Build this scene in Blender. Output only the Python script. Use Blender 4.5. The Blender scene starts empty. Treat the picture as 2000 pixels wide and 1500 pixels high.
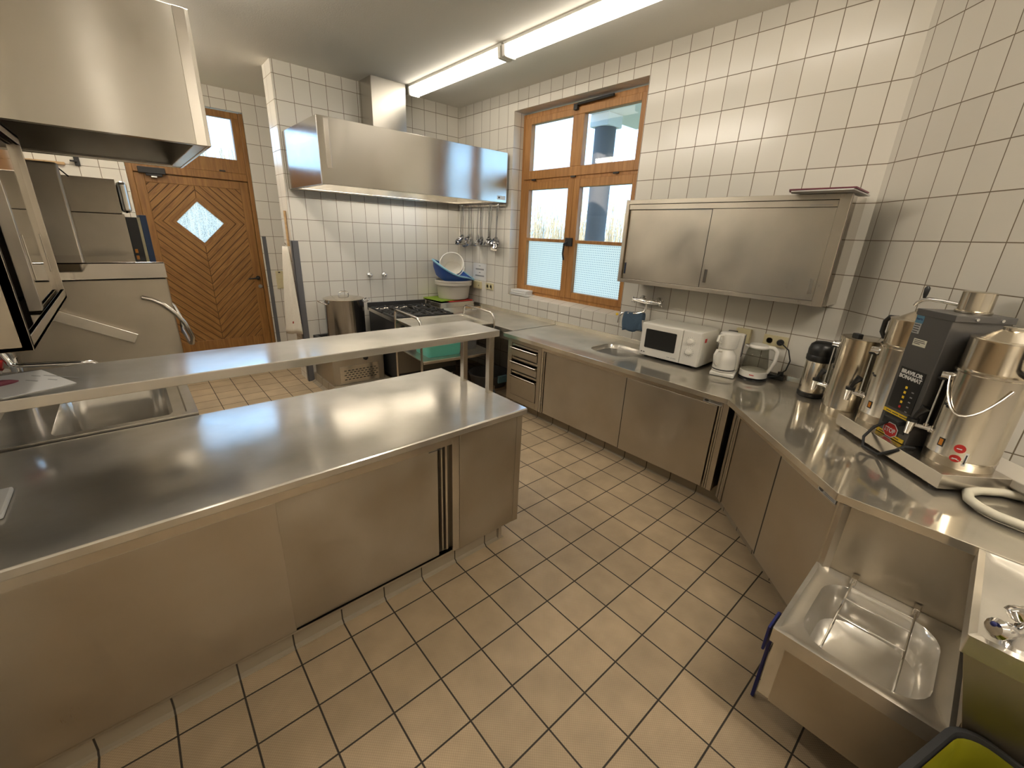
import bpy, bmesh, math, random
from mathutils import Vector, Matrix
random.seed(7)
C = bpy.context.scene.collection
SC = bpy.context.scene
PI = math.pi

# ------------------------------------------------------------------ camera, sky, exposure
CAM = Vector((-0.82162, -1.23611, 1.66931)); YAW, PIT, ROL = 0.73151, -0.33981, 0.04382
fw = Vector((math.sin(YAW)*math.cos(PIT), math.cos(YAW)*math.cos(PIT), math.sin(PIT)))
rt = Vector((math.cos(YAW), -math.sin(YAW), 0)); up = rt.cross(fw)
r2 = math.cos(ROL)*rt + math.sin(ROL)*up; u2 = -math.sin(ROL)*rt + math.cos(ROL)*up
cd = bpy.data.cameras.new('camera'); cam = bpy.data.objects.new('camera', cd); C.objects.link(cam)
cam.matrix_world = Matrix(((r2.x, u2.x, -fw.x, CAM.x), (r2.y, u2.y, -fw.y, CAM.y), (r2.z, u2.z, -fw.z, CAM.z), (0, 0, 0, 1)))
cd.sensor_width = 36; cd.lens = 825.772/2000*36; cd.clip_start = 0.02; SC.camera = cam
W = bpy.data.worlds.new('sky'); SC.world = W; W.use_nodes = True
bg = W.node_tree.nodes['Background']; bg.inputs[0].default_value = (0.36, 0.63, 1.0, 1); bg.inputs[1].default_value = 1.7
sd = bpy.data.lights.new('sun', 'SUN'); sd.energy = 3.0; sd.angle = math.radians(1.0); sd.color = (1.0, .94, .84)
sun = bpy.data.objects.new('sun', sd); C.objects.link(sun)
sun.rotation_euler = Vector((0.75, 0.45, -0.62)).to_track_quat('-Z', 'Y').to_euler()
LAMP = 1.0
SC.view_settings.view_transform = 'Standard'; SC.view_settings.look = 'None'
SC.view_settings.gamma = 1.0; SC.view_settings.use_curve_mapping = False; SC.view_settings.exposure = 1.2
SC.cycles.max_bounces = 10; SC.cycles.diffuse_bounces = 5; SC.cycles.glossy_bounces = 5; SC.cycles.transparent_max_bounces = 12
SC.cycles.sample_clamp_indirect = 8.0; SC.cycles.caustics_reflective = False; SC.cycles.caustics_refractive = False

# ------------------------------------------------------------------ materials
def newmat(name):
    m = bpy.data.materials.new(name); m.use_nodes = True
    return m, m.node_tree.nodes, m.node_tree.links, m.node_tree.nodes['Principled BSDF']
def mat(name, col, rough=.5, metal=0., spec=.5, noise=0., nscale=30., bump=0., emis=None, estr=0., alpha=1., trans=0., coat=0., sheen=0.):
    m, N, L, b = newmat(name)
    b.inputs['Base Color'].default_value = (*col, 1); b.inputs['Roughness'].default_value = rough
    b.inputs['Metallic'].default_value = metal; b.inputs['Specular IOR Level'].default_value = spec
    b.inputs['Transmission Weight'].default_value = trans; b.inputs['Coat Weight'].default_value = coat
    if emis: b.inputs['Emission Color'].default_value = (*emis, 1); b.inputs['Emission Strength'].default_value = estr
    if noise or bump:
        tc = N.new('ShaderNodeTexCoord'); n = N.new('ShaderNodeTexNoise'); n.inputs['Scale'].default_value = nscale; n.inputs['Detail'].default_value = 3
        L.new(tc.outputs['Object'], n.inputs['Vector'])
        if noise:
            mx = N.new('ShaderNodeMixRGB'); mx.blend_type = 'MULTIPLY'; mx.inputs[0].default_value = 1
            mr = N.new('ShaderNodeMapRange'); mr.inputs[3].default_value = 1-noise; mr.inputs[4].default_value = 1+noise
            L.new(n.outputs[0], mr.inputs[0]); mx.inputs[1].default_value = (*col, 1); L.new(mr.outputs[0], mx.inputs[2]); L.new(mx.outputs[0], b.inputs['Base Color'])
        if bump:
            bp = N.new('ShaderNodeBump'); bp.inputs['Strength'].default_value = bump; bp.inputs['Distance'].default_value = .002
            L.new(n.outputs[0], bp.inputs['Height']); L.new(bp.outputs[0], b.inputs['Normal'])
    return m
def steel(name, rough=.3, col=(.58, .55, .50), tang=None, aniso=0., stretch=(1, 1, 1), smudge=.12, scratch=0., haze=0.):
    m, N, L, b = newmat(name)
    b.inputs['Metallic'].default_value = 1.0
    tc = N.new('ShaderNodeTexCoord')
    big = N.new('ShaderNodeTexNoise'); big.inputs['Scale'].default_value = 3.5; big.inputs['Detail'].default_value = 4
    L.new(tc.outputs['Object'], big.inputs['Vector'])
    mp = N.new('ShaderNodeMapping'); mp.inputs['Scale'].default_value = tuple(40*s for s in stretch)
    fine = N.new('ShaderNodeTexNoise'); fine.inputs['Scale'].default_value = 1.0; fine.inputs['Detail'].default_value = 2
    L.new(tc.outputs['Object'], mp.inputs[0]); L.new(mp.outputs[0], fine.inputs['Vector'])
    a = N.new('ShaderNodeMapRange'); a.inputs[1].default_value = .3; a.inputs[2].default_value = .7; a.inputs[3].default_value = rough*(1-smudge*2); a.inputs[4].default_value = rough*(1+smudge*2)
    L.new(big.outputs[0], a.inputs[0])
    f = N.new('ShaderNodeMapRange'); f.inputs[3].default_value = -rough*.12; f.inputs[4].default_value = rough*.12; L.new(fine.outputs[0], f.inputs[0])
    ad = N.new('ShaderNodeMath'); ad.operation = 'ADD'; L.new(a.outputs[0], ad.inputs[0]); L.new(f.outputs[0], ad.inputs[1])
    last = ad
    if scratch:
        mp2 = N.new('ShaderNodeMapping'); mp2.inputs['Scale'].default_value = (5, 26, 26); mp2.inputs['Rotation'].default_value = (0, 0, .5)
        n2 = N.new('ShaderNodeTexNoise'); n2.inputs['Scale'].default_value = 3; n2.inputs['Detail'].default_value = 6; n2.inputs['Distortion'].default_value = 2.2
        L.new(tc.outputs['Object'], mp2.inputs[0]); L.new(mp2.outputs[0], n2.inputs['Vector'])
        s2 = N.new('ShaderNodeMapRange'); s2.inputs[1].default_value = .56; s2.inputs[2].default_value = .7; s2.inputs[3].default_value = 0; s2.inputs[4].default_value = scratch
        L.new(n2.outputs[0], s2.inputs[0]); ad2 = N.new('ShaderNodeMath'); ad2.operation = 'ADD'
        L.new(ad.outputs[0], ad2.inputs[0]); L.new(s2.outputs[0], ad2.inputs[1]); last = ad2
    L.new(last.outputs[0], b.inputs['Roughness'])
    mx = N.new('ShaderNodeMixRGB'); mx.blend_type = 'MULTIPLY'; mx.inputs[0].default_value = 1; mx.inputs[1].default_value = (*col, 1)
    cr = N.new('ShaderNodeMapRange'); cr.inputs[1].default_value = .3; cr.inputs[2].default_value = .7; cr.inputs[3].default_value = 1-smudge; cr.inputs[4].default_value = 1+smudge*.6
    L.new(big.outputs[0], cr.inputs[0]); L.new(cr.outputs[0], mx.inputs[2]); L.new(mx.outputs[0], b.inputs['Base Color'])
    if aniso:
        b.inputs['Anisotropic'].default_value = aniso
        v = N.new('ShaderNodeCombineXYZ'); v.inputs[0].default_value, v.inputs[1].default_value, v.inputs[2].default_value = tang
        L.new(v.outputs[0], b.inputs['Tangent'])
    if haze:      # fine scratches scatter part of the reflection widely
        b2 = N.new('ShaderNodeBsdfPrincipled'); b2.inputs['Metallic'].default_value = 1; b2.inputs['Roughness'].default_value = .55
        L.new(mx.outputs[0], b2.inputs['Base Color']); ms = N.new('ShaderNodeMixShader'); ms.inputs[0].default_value = haze
        L.new(b.outputs[0], ms.inputs[1]); L.new(b2.outputs[0], ms.inputs[2]); L.new(ms.outputs[0], N['Material Output'].inputs[0])
    return m
def tiles(name, ud, u0, uw, vd, v0, vh, col, grout, rough=.20, gw=.0038, var=.04, dots=None, bumpd=.0012, noise=0.):
    """tile grid in world space: u = pos.ud, v = pos.vd"""
    m, N, L, b = newmat(name)
    g = N.new('ShaderNodeNewGeometry')
    def axis(d, o, w):
        dt = N.new('ShaderNodeVectorMath'); dt.operation = 'DOT_PRODUCT'; dt.inputs[1].default_value = d; L.new(g.outputs['Position'], dt.inputs[0])
        s = N.new('ShaderNodeMath'); s.operation = 'SUBTRACT'; s.inputs[1].default_value = o; L.new(dt.outputs['Value'], s.inputs[0])
        q = N.new('ShaderNodeMath'); q.operation = 'DIVIDE'; q.inputs[1].default_value = w; L.new(s.outputs[0], q.inputs[0])
        fl = N.new('ShaderNodeMath'); fl.operation = 'FLOOR'; L.new(q.outputs[0], fl.inputs[0])
        pp = N.new('ShaderNodeMath'); pp.operation = 'PINGPONG'; pp.inputs[1].default_value = .5; L.new(q.outputs[0], pp.inputs[0])
        dd = N.new('ShaderNodeMath'); dd.operation = 'MULTIPLY'; dd.inputs[1].default_value = w; L.new(pp.outputs[0], dd.inputs[0])
        return dd, fl, s
    du, fu, su = axis(ud, u0, uw); dv, fv, sv = axis(vd, v0, vh)
    mn = N.new('ShaderNodeMath'); mn.operation = 'MINIMUM'; L.new(du.outputs[0], mn.inputs[0]); L.new(dv.outputs[0], mn.inputs[1])
    mk = N.new('ShaderNodeMapRange'); mk.interpolation_type = 'SMOOTHSTEP'; mk.inputs[1].default_value = gw/2-.0004; mk.inputs[2].default_value = gw/2+.0012
    L.new(mn.outputs[0], mk.inputs[0])
    cb = N.new('ShaderNodeCombineXYZ'); L.new(fu.outputs[0], cb.inputs[0]); L.new(fv.outputs[0], cb.inputs[1])
    wn = N.new('ShaderNodeTexWhiteNoise'); wn.noise_dimensions = '3D'; L.new(cb.outputs[0], wn.inputs[0])
    vr = N.new('ShaderNodeMapRange'); vr.inputs[3].default_value = 1-var; vr.inputs[4].default_value = 1+var; L.new(wn.outputs['Value'], vr.inputs[0])
    tint = N.new('ShaderNodeMixRGB'); tint.blend_type = 'MULTIPLY'; tint.inputs[0].default_value = 1; tint.inputs[1].default_value = (*col, 1); L.new(vr.outputs[0], tint.inputs[2])
    src = tint
    if noise:
        tn = N.new('ShaderNodeTexNoise'); tn.inputs['Scale'].default_value = 7; tn.inputs['Detail'].default_value = 5; L.new(g.outputs['Position'], tn.inputs['Vector'])
        nr = N.new('ShaderNodeMapRange'); nr.inputs[1].default_value = .3; nr.inputs[2].default_value = .7; nr.inputs[3].default_value = 1-noise; nr.inputs[4].default_value = 1+noise; L.new(tn.outputs[0], nr.inputs[0])
        t2 = N.new('ShaderNodeMixRGB'); t2.blend_type = 'MULTIPLY'; t2.inputs[0].default_value = 1; L.new(tint.outputs[0], t2.inputs[1]); L.new(nr.outputs[0], t2.inputs[2]); src = t2
    mx = N.new('ShaderNodeMixRGB'); mx.inputs[1].default_value = (*grout, 1); L.new(mk.outputs[0], mx.inputs[0]); L.new(src.outputs[0], mx.inputs[2])
    rr = N.new('ShaderNodeMapRange'); rr.inputs[3].default_value = .85; rr.inputs[4].default_value = rough; L.new(mk.outputs[0], rr.inputs[0]); L.new(rr.outputs[0], b.inputs['Roughness'])
    h = mk
    if dots:
        def wave(s):
            k = N.new('ShaderNodeMath'); k.operation = 'MULTIPLY'; k.inputs[1].default_value = 2*PI/dots; L.new(s.outputs[0], k.inputs[0])
            c = N.new('ShaderNodeMath'); c.operation = 'COSINE'; L.new(k.outputs[0], c.inputs[0]); return c
        a1, a2 = wave(su), wave(sv)
        ml = N.new('ShaderNodeMath'); ml.operation = 'MULTIPLY'; L.new(a1.outputs[0], ml.inputs[0]); L.new(a2.outputs[0], ml.inputs[1])
        sc_ = N.new('ShaderNodeMath'); sc_.operation = 'MULTIPLY'; sc_.inputs[1].default_value = .45; L.new(ml.outputs[0], sc_.inputs[0])
        ad = N.new('ShaderNodeMath'); ad.operation = 'ADD'; L.new(mk.outputs[0], ad.inputs[0]); L.new(sc_.outputs[0], ad.inputs[1]); h = ad
        # raised dots are a little paler than the tile
        dm = N.new('ShaderNodeMapRange'); dm.inputs[1].default_value = -1; dm.inputs[2].default_value = 1; dm.inputs[3].default_value = .86; dm.inputs[4].default_value = 1.14; L.new(ml.outputs[0], dm.inputs[0])
        t3 = N.new('ShaderNodeMixRGB'); t3.blend_type = 'MULTIPLY'; t3.inputs[0].default_value = 1; L.new(mx.outputs[0], t3.inputs[1]); L.new(dm.outputs[0], t3.inputs[2]); mx = t3
    L.new(mx.outputs[0], b.inputs['Base Color'])
    bp = N.new('ShaderNodeBump'); bp.inputs['Strength'].default_value = .6; bp.inputs['Distance'].default_value = bumpd; L.new(h.outputs[0], bp.inputs['Height']); L.new(bp.outputs[0], b.inputs['Normal'])
    return m
def glassmat(name, tint=(.97, .98, .98), dots=False, frost=False):
    m, N, L, b = newmat(name); out = N['Material Output']; N.remove(b)
    t = N.new('ShaderNodeBsdfTransparent'); t.inputs[0].default_value = (*tint, 1)
    gl = N.new('ShaderNodeBsdfGlossy'); gl.inputs['Roughness'].default_value = .02; fr = N.new('ShaderNodeFresnel'); fr.inputs[0].default_value = 1.45
    gb = N.new('ShaderNodeNewGeometry'); iv = N.new('ShaderNodeMath'); iv.operation = 'SUBTRACT'; iv.inputs[0].default_value = 1; L.new(gb.outputs['Backfacing'], iv.inputs[1])
    fm = N.new('ShaderNodeMath'); fm.operation = 'MULTIPLY'; L.new(fr.outputs[0], fm.inputs[0]); L.new(iv.outputs[0], fm.inputs[1])   # reflect at the outer face only
    mx = N.new('ShaderNodeMixShader'); L.new(fm.outputs[0], mx.inputs[0]); L.new(t.outputs[0], mx.inputs[1]); L.new(gl.outputs[0], mx.inputs[2])
    last = mx
    if dots or frost:
        tr = N.new('ShaderNodeBsdfTranslucent'); tr.inputs[0].default_value = (.95, .87, .76, 1)
        m2 = N.new('ShaderNodeMixShader'); g = N.new('ShaderNodeNewGeometry')
        if frost:
            n = N.new('ShaderNodeTexNoise'); n.inputs['Scale'].default_value = 120; n.inputs['Detail'].default_value = 2; L.new(g.outputs['Position'], n.inputs['Vector'])
            r = N.new('ShaderNodeMapRange'); r.inputs[1].default_value = .42; r.inputs[2].default_value = .58; r.inputs[3].default_value = .15; r.inputs[4].default_value = .85; L.new(n.outputs[0], r.inputs[0]); L.new(r.outputs[0], m2.inputs[0])
        else:
            mp = N.new('ShaderNodeVectorMath'); mp.operation = 'MODULO'; mp.inputs[1].default_value = (10, .022, .022); L.new(g.outputs['Position'], mp.inputs[0])
            sb = N.new('ShaderNodeVectorMath'); sb.operation = 'SUBTRACT'; sb.inputs[1].default_value = (0, .011, .011); L.new(mp.outputs[0], sb.inputs[0])
            ms = N.new('ShaderNodeVectorMath'); ms.operation = 'MULTIPLY'; ms.inputs[1].default_value = (0, 1, 1); L.new(sb.outputs[0], ms.inputs[0])
            ln = N.new('ShaderNodeVectorMath'); ln.operation = 'LENGTH'; L.new(ms.outputs[0], ln.inputs[0])
            st = N.new('ShaderNodeMath'); st.operation = 'LESS_THAN'; st.inputs[1].default_value = .0042; L.new(ln.outputs['Value'], st.inputs[0])
            cm = N.new('ShaderNodeMixRGB'); cm.inputs[1].default_value = (.95, .86, .74, 1); cm.inputs[2].default_value = (.22, .23, .26, 1); L.new(st.outputs[0], cm.inputs[0]); L.new(cm.outputs[0], tr.inputs[0])
            m2.inputs[0].default_value = .88
        L.new(mx.outputs[0], m2.inputs[1]); L.new(tr.outputs[0], m2.inputs[2]); last = m2
    L.new(last.outputs[0], out.inputs[0]); return m
def woodmat(name, col, dark, axis='z', rough=.45, chevron=None):
    m, N, L, b = newmat(name); g = N.new('ShaderNodeNewGeometry')
    sc_ = {'z': (14, 14, 1.2), 'x': (1.2, 14, 14), 'y': (14, 1.2, 14)}[axis]
    mp = N.new('ShaderNodeMapping'); mp.inputs['Scale'].default_value = sc_; L.new(g.outputs['Position'], mp.inputs[0])
    if chevron: mp.inputs['Scale'].default_value = (9, 9, 9)
    n = N.new('ShaderNodeTexNoise'); n.inputs['Scale'].default_value = 2.2; n.inputs['Detail'].default_value = 6; n.inputs['Distortion'].default_value = 1.0; L.new(mp.outputs[0], n.inputs['Vector'])
    rp = N.new('ShaderNodeMapRange'); rp.inputs[1].default_value = .35; rp.inputs[2].default_value = .68; L.new(n.outputs[0], rp.inputs[0])
    mx = N.new('ShaderNodeMixRGB'); mx.inputs[1].default_value = (*dark, 1); mx.inputs[2].default_value = (*col, 1); L.new(rp.outputs[0], mx.inputs[0])
    last = mx
    if chevron:
        cx, cz, pitch = chevron
        sp = N.new('ShaderNodeSeparateXYZ'); L.new(g.outputs['Position'], sp.inputs[0])
        def ab(o, c):
            s = N.new('ShaderNodeMath'); s.operation = 'SUBTRACT'; s.inputs[1].default_value = c; L.new(o, s.inputs[0])
            a = N.new('ShaderNodeMath'); a.operation = 'ABSOLUTE'; L.new(s.outputs[0], a.inputs[0]); return a
        ax_, az_ = ab(sp.outputs[0], cx), ab(sp.outputs[2], cz)
        ad = N.new('ShaderNodeMath'); ad.operation = 'ADD'; L.new(ax_.outputs[0], ad.inputs[0]); L.new(az_.outputs[0], ad.inputs[1])
        dv = N.new('ShaderNodeMath'); dv.operation = 'DIVIDE'; dv.inputs[1].default_value = pitch; L.new(ad.outputs[0], dv.inputs[0])
        pp = N.new('ShaderNodeMath'); pp.operation = 'PINGPONG'; pp.inputs[1].default_value = .5; L.new(dv.outputs[0], pp.inputs[0])
        md = N.new('ShaderNodeMath'); md.operation = 'MULTIPLY'; md.inputs[1].default_value = .06; L.new(ax_.outputs[0], md.inputs[0])
        mid = N.new('ShaderNodeMapRange'); mid.inputs[2].default_value = .004; L.new(ax_.outputs[0], mid.inputs[0])
        gr = N.new('ShaderNodeMapRange'); gr.inputs[1].default_value = .02; gr.inputs[2].default_value = .07; L.new(pp.outputs[0], gr.inputs[0])
        mn = N.new('ShaderNodeMath'); mn.operation = 'MINIMUM'; L.new(gr.outputs[0], mn.inputs[0]); L.new(mid.outputs[0], mn.inputs[1])
        # grain running along each board: stretched noise in (|x|-|z|)
        df = N.new('ShaderNodeMath'); df.operation = 'SUBTRACT'; L.new(ax_.outputs[0], df.inputs[0]); L.new(az_.outputs[0], df.inputs[1])
        cv = N.new('ShaderNodeCombineXYZ'); L.new(df.outputs[0], cv.inputs[0]); k = N.new('ShaderNodeMath'); k.operation = 'MULTIPLY'; k.inputs[1].default_value = 14; L.new(ad.outputs[0], k.inputs[0]); L.new(k.outputs[0], cv.inputs[1]); L.new(sp.outputs[0], cv.inputs[2])
        L.new(cv.outputs[0], n.inputs['Vector']); n.inputs['Scale'].default_value = 3.0
        m3 = N.new('ShaderNodeMixRGB'); m3.inputs[1].default_value = (dark[0]*.3, dark[1]*.3, dark[2]*.3, 1); L.new(mn.outputs[0], m3.inputs[0]); L.new(mx.outputs[0], m3.inputs[2]); last = m3
        bp = N.new('ShaderNodeBump'); bp.inputs['Distance'].default_value = .004; L.new(mn.outputs[0], bp.inputs['Height']); L.new(bp.outputs[0], b.inputs['Normal'])
    L.new(last.outputs[0], b.inputs['Base Color']); b.inputs['Roughness'].default_value = rough
    return m

XW, YF, YD, H = 2.5256, 3.6592, 5.10, 3.07
TW, TH, Z0 = .155, .20643, 2.96064
TCOL, GR = (.76, .72, .64), (.20, .155, .10)
M = {}
M['tile_w'] = tiles('tile_right', (1, 1, 0), XW+.88092, TW, (0, 0, 1), Z0, TH, TCOL, GR)
M['tile_f'] = tiles('tile_far', (1, 1, 0), YF+.6517, TW, (0, 0, 1), Z0, TH, TCOL, GR)
M['tile_d'] = tiles('tile_diagonal', (-.70711, -.70711, 0), -.70711*(XW-.6075)+.048, TW, (0, 0, 1), Z0, TH, TCOL, GR)
M['tile_b'] = tiles('tile_back', (1, 0, 0), .645, .150, (0, 0, 1), Z0, TH, TCOL, GR)
M['tile_l'] = tiles('tile_left', (0, 1, 0), .1, TW, (0, 0, 1), Z0, TH, TCOL, GR)
M['sill'] = tiles('tile_sill', (0, 1, 0), .8809, TW, (0, 0, 1), .902, .5, TCOL, GR)
M['floor'] = tiles('floor_tile', (1, 0, 0), 0, .2, (0, 1, 0), 0, .2, (.42, .32, .205), (.035, .028, .02), rough=.5, gw=.0055, var=.07, dots=.0105, bumpd=.0009, noise=.10)
M['cove_x'] = tiles('cove_tile_x', (1, 0, 0), 0, .2, (0, 0, 1), -.5, 9, (.30, .25, .18), (.035, .027, .018), rough=.35, gw=.005, var=.04)
M['cove_y'] = tiles('cove_tile_y', (0, 1, 0), 0, .2, (0, 0, 1), -.5, 9, (.30, .25, .18), (.035, .027, .018), rough=.35, gw=.005, var=.04)
M['cove_d'] = tiles('cove_tile_d', (-.7071, -.7071, 0), 0, .2, (0, 0, 1), -.5, 9, (.30, .25, .18), (.035, .027, .018), rough=.35, gw=.005, var=.04)
M['ceiling'] = mat('ceiling_plaster', (.84, .81, .74), .9, bump=.5, nscale=90)
M['plaster'] = mat('plain_plaster', (.72, .70, .66), .85)
M['top'] = steel('steel_worktop', .14, (.72, .69, .64), haze=.40, smudge=.16, scratch=.06, stretch=(1, 14, 14))
M['topw'] = steel('steel_worktop_right', .07, (.70, .66, .58), haze=.36, smudge=.16, stretch=(14, 1, 14))
M['front'] = steel('steel_front', .36, (.50, .45, .37), tang=(0, 0, 1), aniso=.55, stretch=(14, 14, 1), smudge=.10)
M['frontd'] = steel('steel_front_dull', .42, (.46, .41, .33), tang=(0, 0, 1), aniso=.4, stretch=(14, 14, 1), smudge=.14)
M['hood'] = steel('steel_hood', .22, (.60, .57, .51), tang=(0, 0, 1), aniso=.92, stretch=(1, 1, 14), smudge=.06)
M['hoods'] = steel('steel_hood_side', .16, (.62, .60, .56), smudge=.06)
M['trim'] = steel('steel_trim', .24, (.62, .58, .52), smudge=.05)
M['mirror'] = steel('steel_polished', .05, (.62, .58, .52), smudge=.1)
M['dark_steel'] = steel('steel_dark', .4, (.22, .20, .17), smudge=.1)
M['urn'] = steel('steel_urn', .2, (.64, .58, .48), smudge=.05, stretch=(1, 1, 14))
M['pot'] = steel('steel_pot', .14, (.42, .42, .43), smudge=.1, stretch=(1, 1, 10))
M['chrome'] = mat('chrome', (.78, .77, .76), .07, 1.0)
M['black'] = mat('black_plastic', (.012, .012, .012), .35)
M['rubber'] = mat('black_rubber', (.02, .02, .02), .7)
M['iron'] = mat('cast_iron', (.02, .019, .018), .55, bump=.3, nscale=200)
M['cream'] = mat('cream_plastic', (.70, .62, .38), .4)
M['white_enamel'] = mat('white_enamel', (.80, .77, .68), .3)
M['white_plastic'] = mat('white_plastic', (.80, .77, .70), .35)
M['tub'] = mat('grey_white_tub', (.62, .57, .49), .4)
M['glass'] = glassmat('clear_glass'); M['film'] = glassmat('dotted_film_glass', dots=True); M['frost'] = glassmat('patterned_glass', frost=True)
M['kglass'] = glassmat('kettle_glass', (.80, .80, .77))
M['wood_win'] = woodmat('window_wood', (.50, .245, .075), (.36, .16, .045), 'z')
M['wood_door'] = woodmat('door_wood', (.34, .165, .045), (.22, .10, .026), 'z')
M['wood_chev'] = woodmat('door_boards', (.36, .18, .05), (.21, .095, .024), chevron=(-.09, 1.65, .0875))
M['wood_pale'] = woodmat('pale_wood', (.55, .38, .20), (.45, .28, .13), 'y')
M['guard'] = mat('grey_guard', (.13, .13, .135), .5)
M['lampwhite'] = mat('lamp_housing', (.80, .78, .72), .4)
M['grey_metal'] = mat('grey_painted_metal', (.105, .10, .095), .38, .35)
M['yellow'] = mat('yellow', (.85, .58, .03), .45)
M['red'] = mat('red', (.55, .03, .025), .45)
M['amber'] = mat('amber_switch', (.70, .25, .02), .3)
M['blue_b'] = mat('blue_plastic', (.012, .085, .40), .35); M['lblue'] = mat('light_blue_rim', (.25, .52, .68), .4)
M['blue_strip'] = mat('blue_strip', (.02, .06, .17), .4)
M['mint'] = mat('mint_plastic', (.16, .62, .48), .35); M['grey_pl'] = mat('grey_plastic', (.16, .155, .15), .4)
M['green'] = mat('green_board', (.25, .40, .03), .5); M['redb'] = mat('red_board', (.55, .05, .04), .5)
M['cloth_b'] = mat('blue_cloth', (.075, .125, .19), .9, noise=.25, nscale=120, bump=.6)
M['cloth_w'] = mat('white_cloth', (.72, .67, .58), .9, noise=.08, nscale=60, bump=.4); M['cloth_r'] = mat('red_stripe', (.35, .05, .04), .9)
M['paper'] = mat('white_paper', (.78, .77, .75), .45); M['ink'] = mat('ink', (.06, .06, .06), .6); M['inkg'] = mat('grey_ink', (.30, .30, .30), .6)
M['maroon'] = mat('maroon', (.16, .03, .05), .45)
M['bag'] = mat('yellow_green_bag', (.24, .23, .012), .35, noise=.2, nscale=9, spec=.6)
M['hose'] = mat('cream_hose', (.66, .62, .50), .45, noise=.06, nscale=14)
M['label_blue'] = mat('label_blue', (.09, .22, .33), .5); M['label_grey'] = mat('label_grey', (.42, .42, .41), .5); M['label_cream'] = mat('label_cream', (.72, .70, .58), .5)
M['navy'] = mat('navy', (.01, .015, .12), .4)
M['leaf'] = mat('leaves', (.20, .30, .10), .6, noise=.4, nscale=4); M['reed'] = mat('dry_reeds', (.50, .40, .25), .8, noise=.3, nscale=6); M['bark'] = mat('bark', (.20, .16, .12), .8)
M['ground'] = mat('grass_ground', (.30, .29, .16), .9, noise=.2, nscale=3); M['conc'] = mat('grey_post', (.13, .12, .12), .8); M['eave'] = mat('white_eave', (.70, .68, .64), .7)

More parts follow.
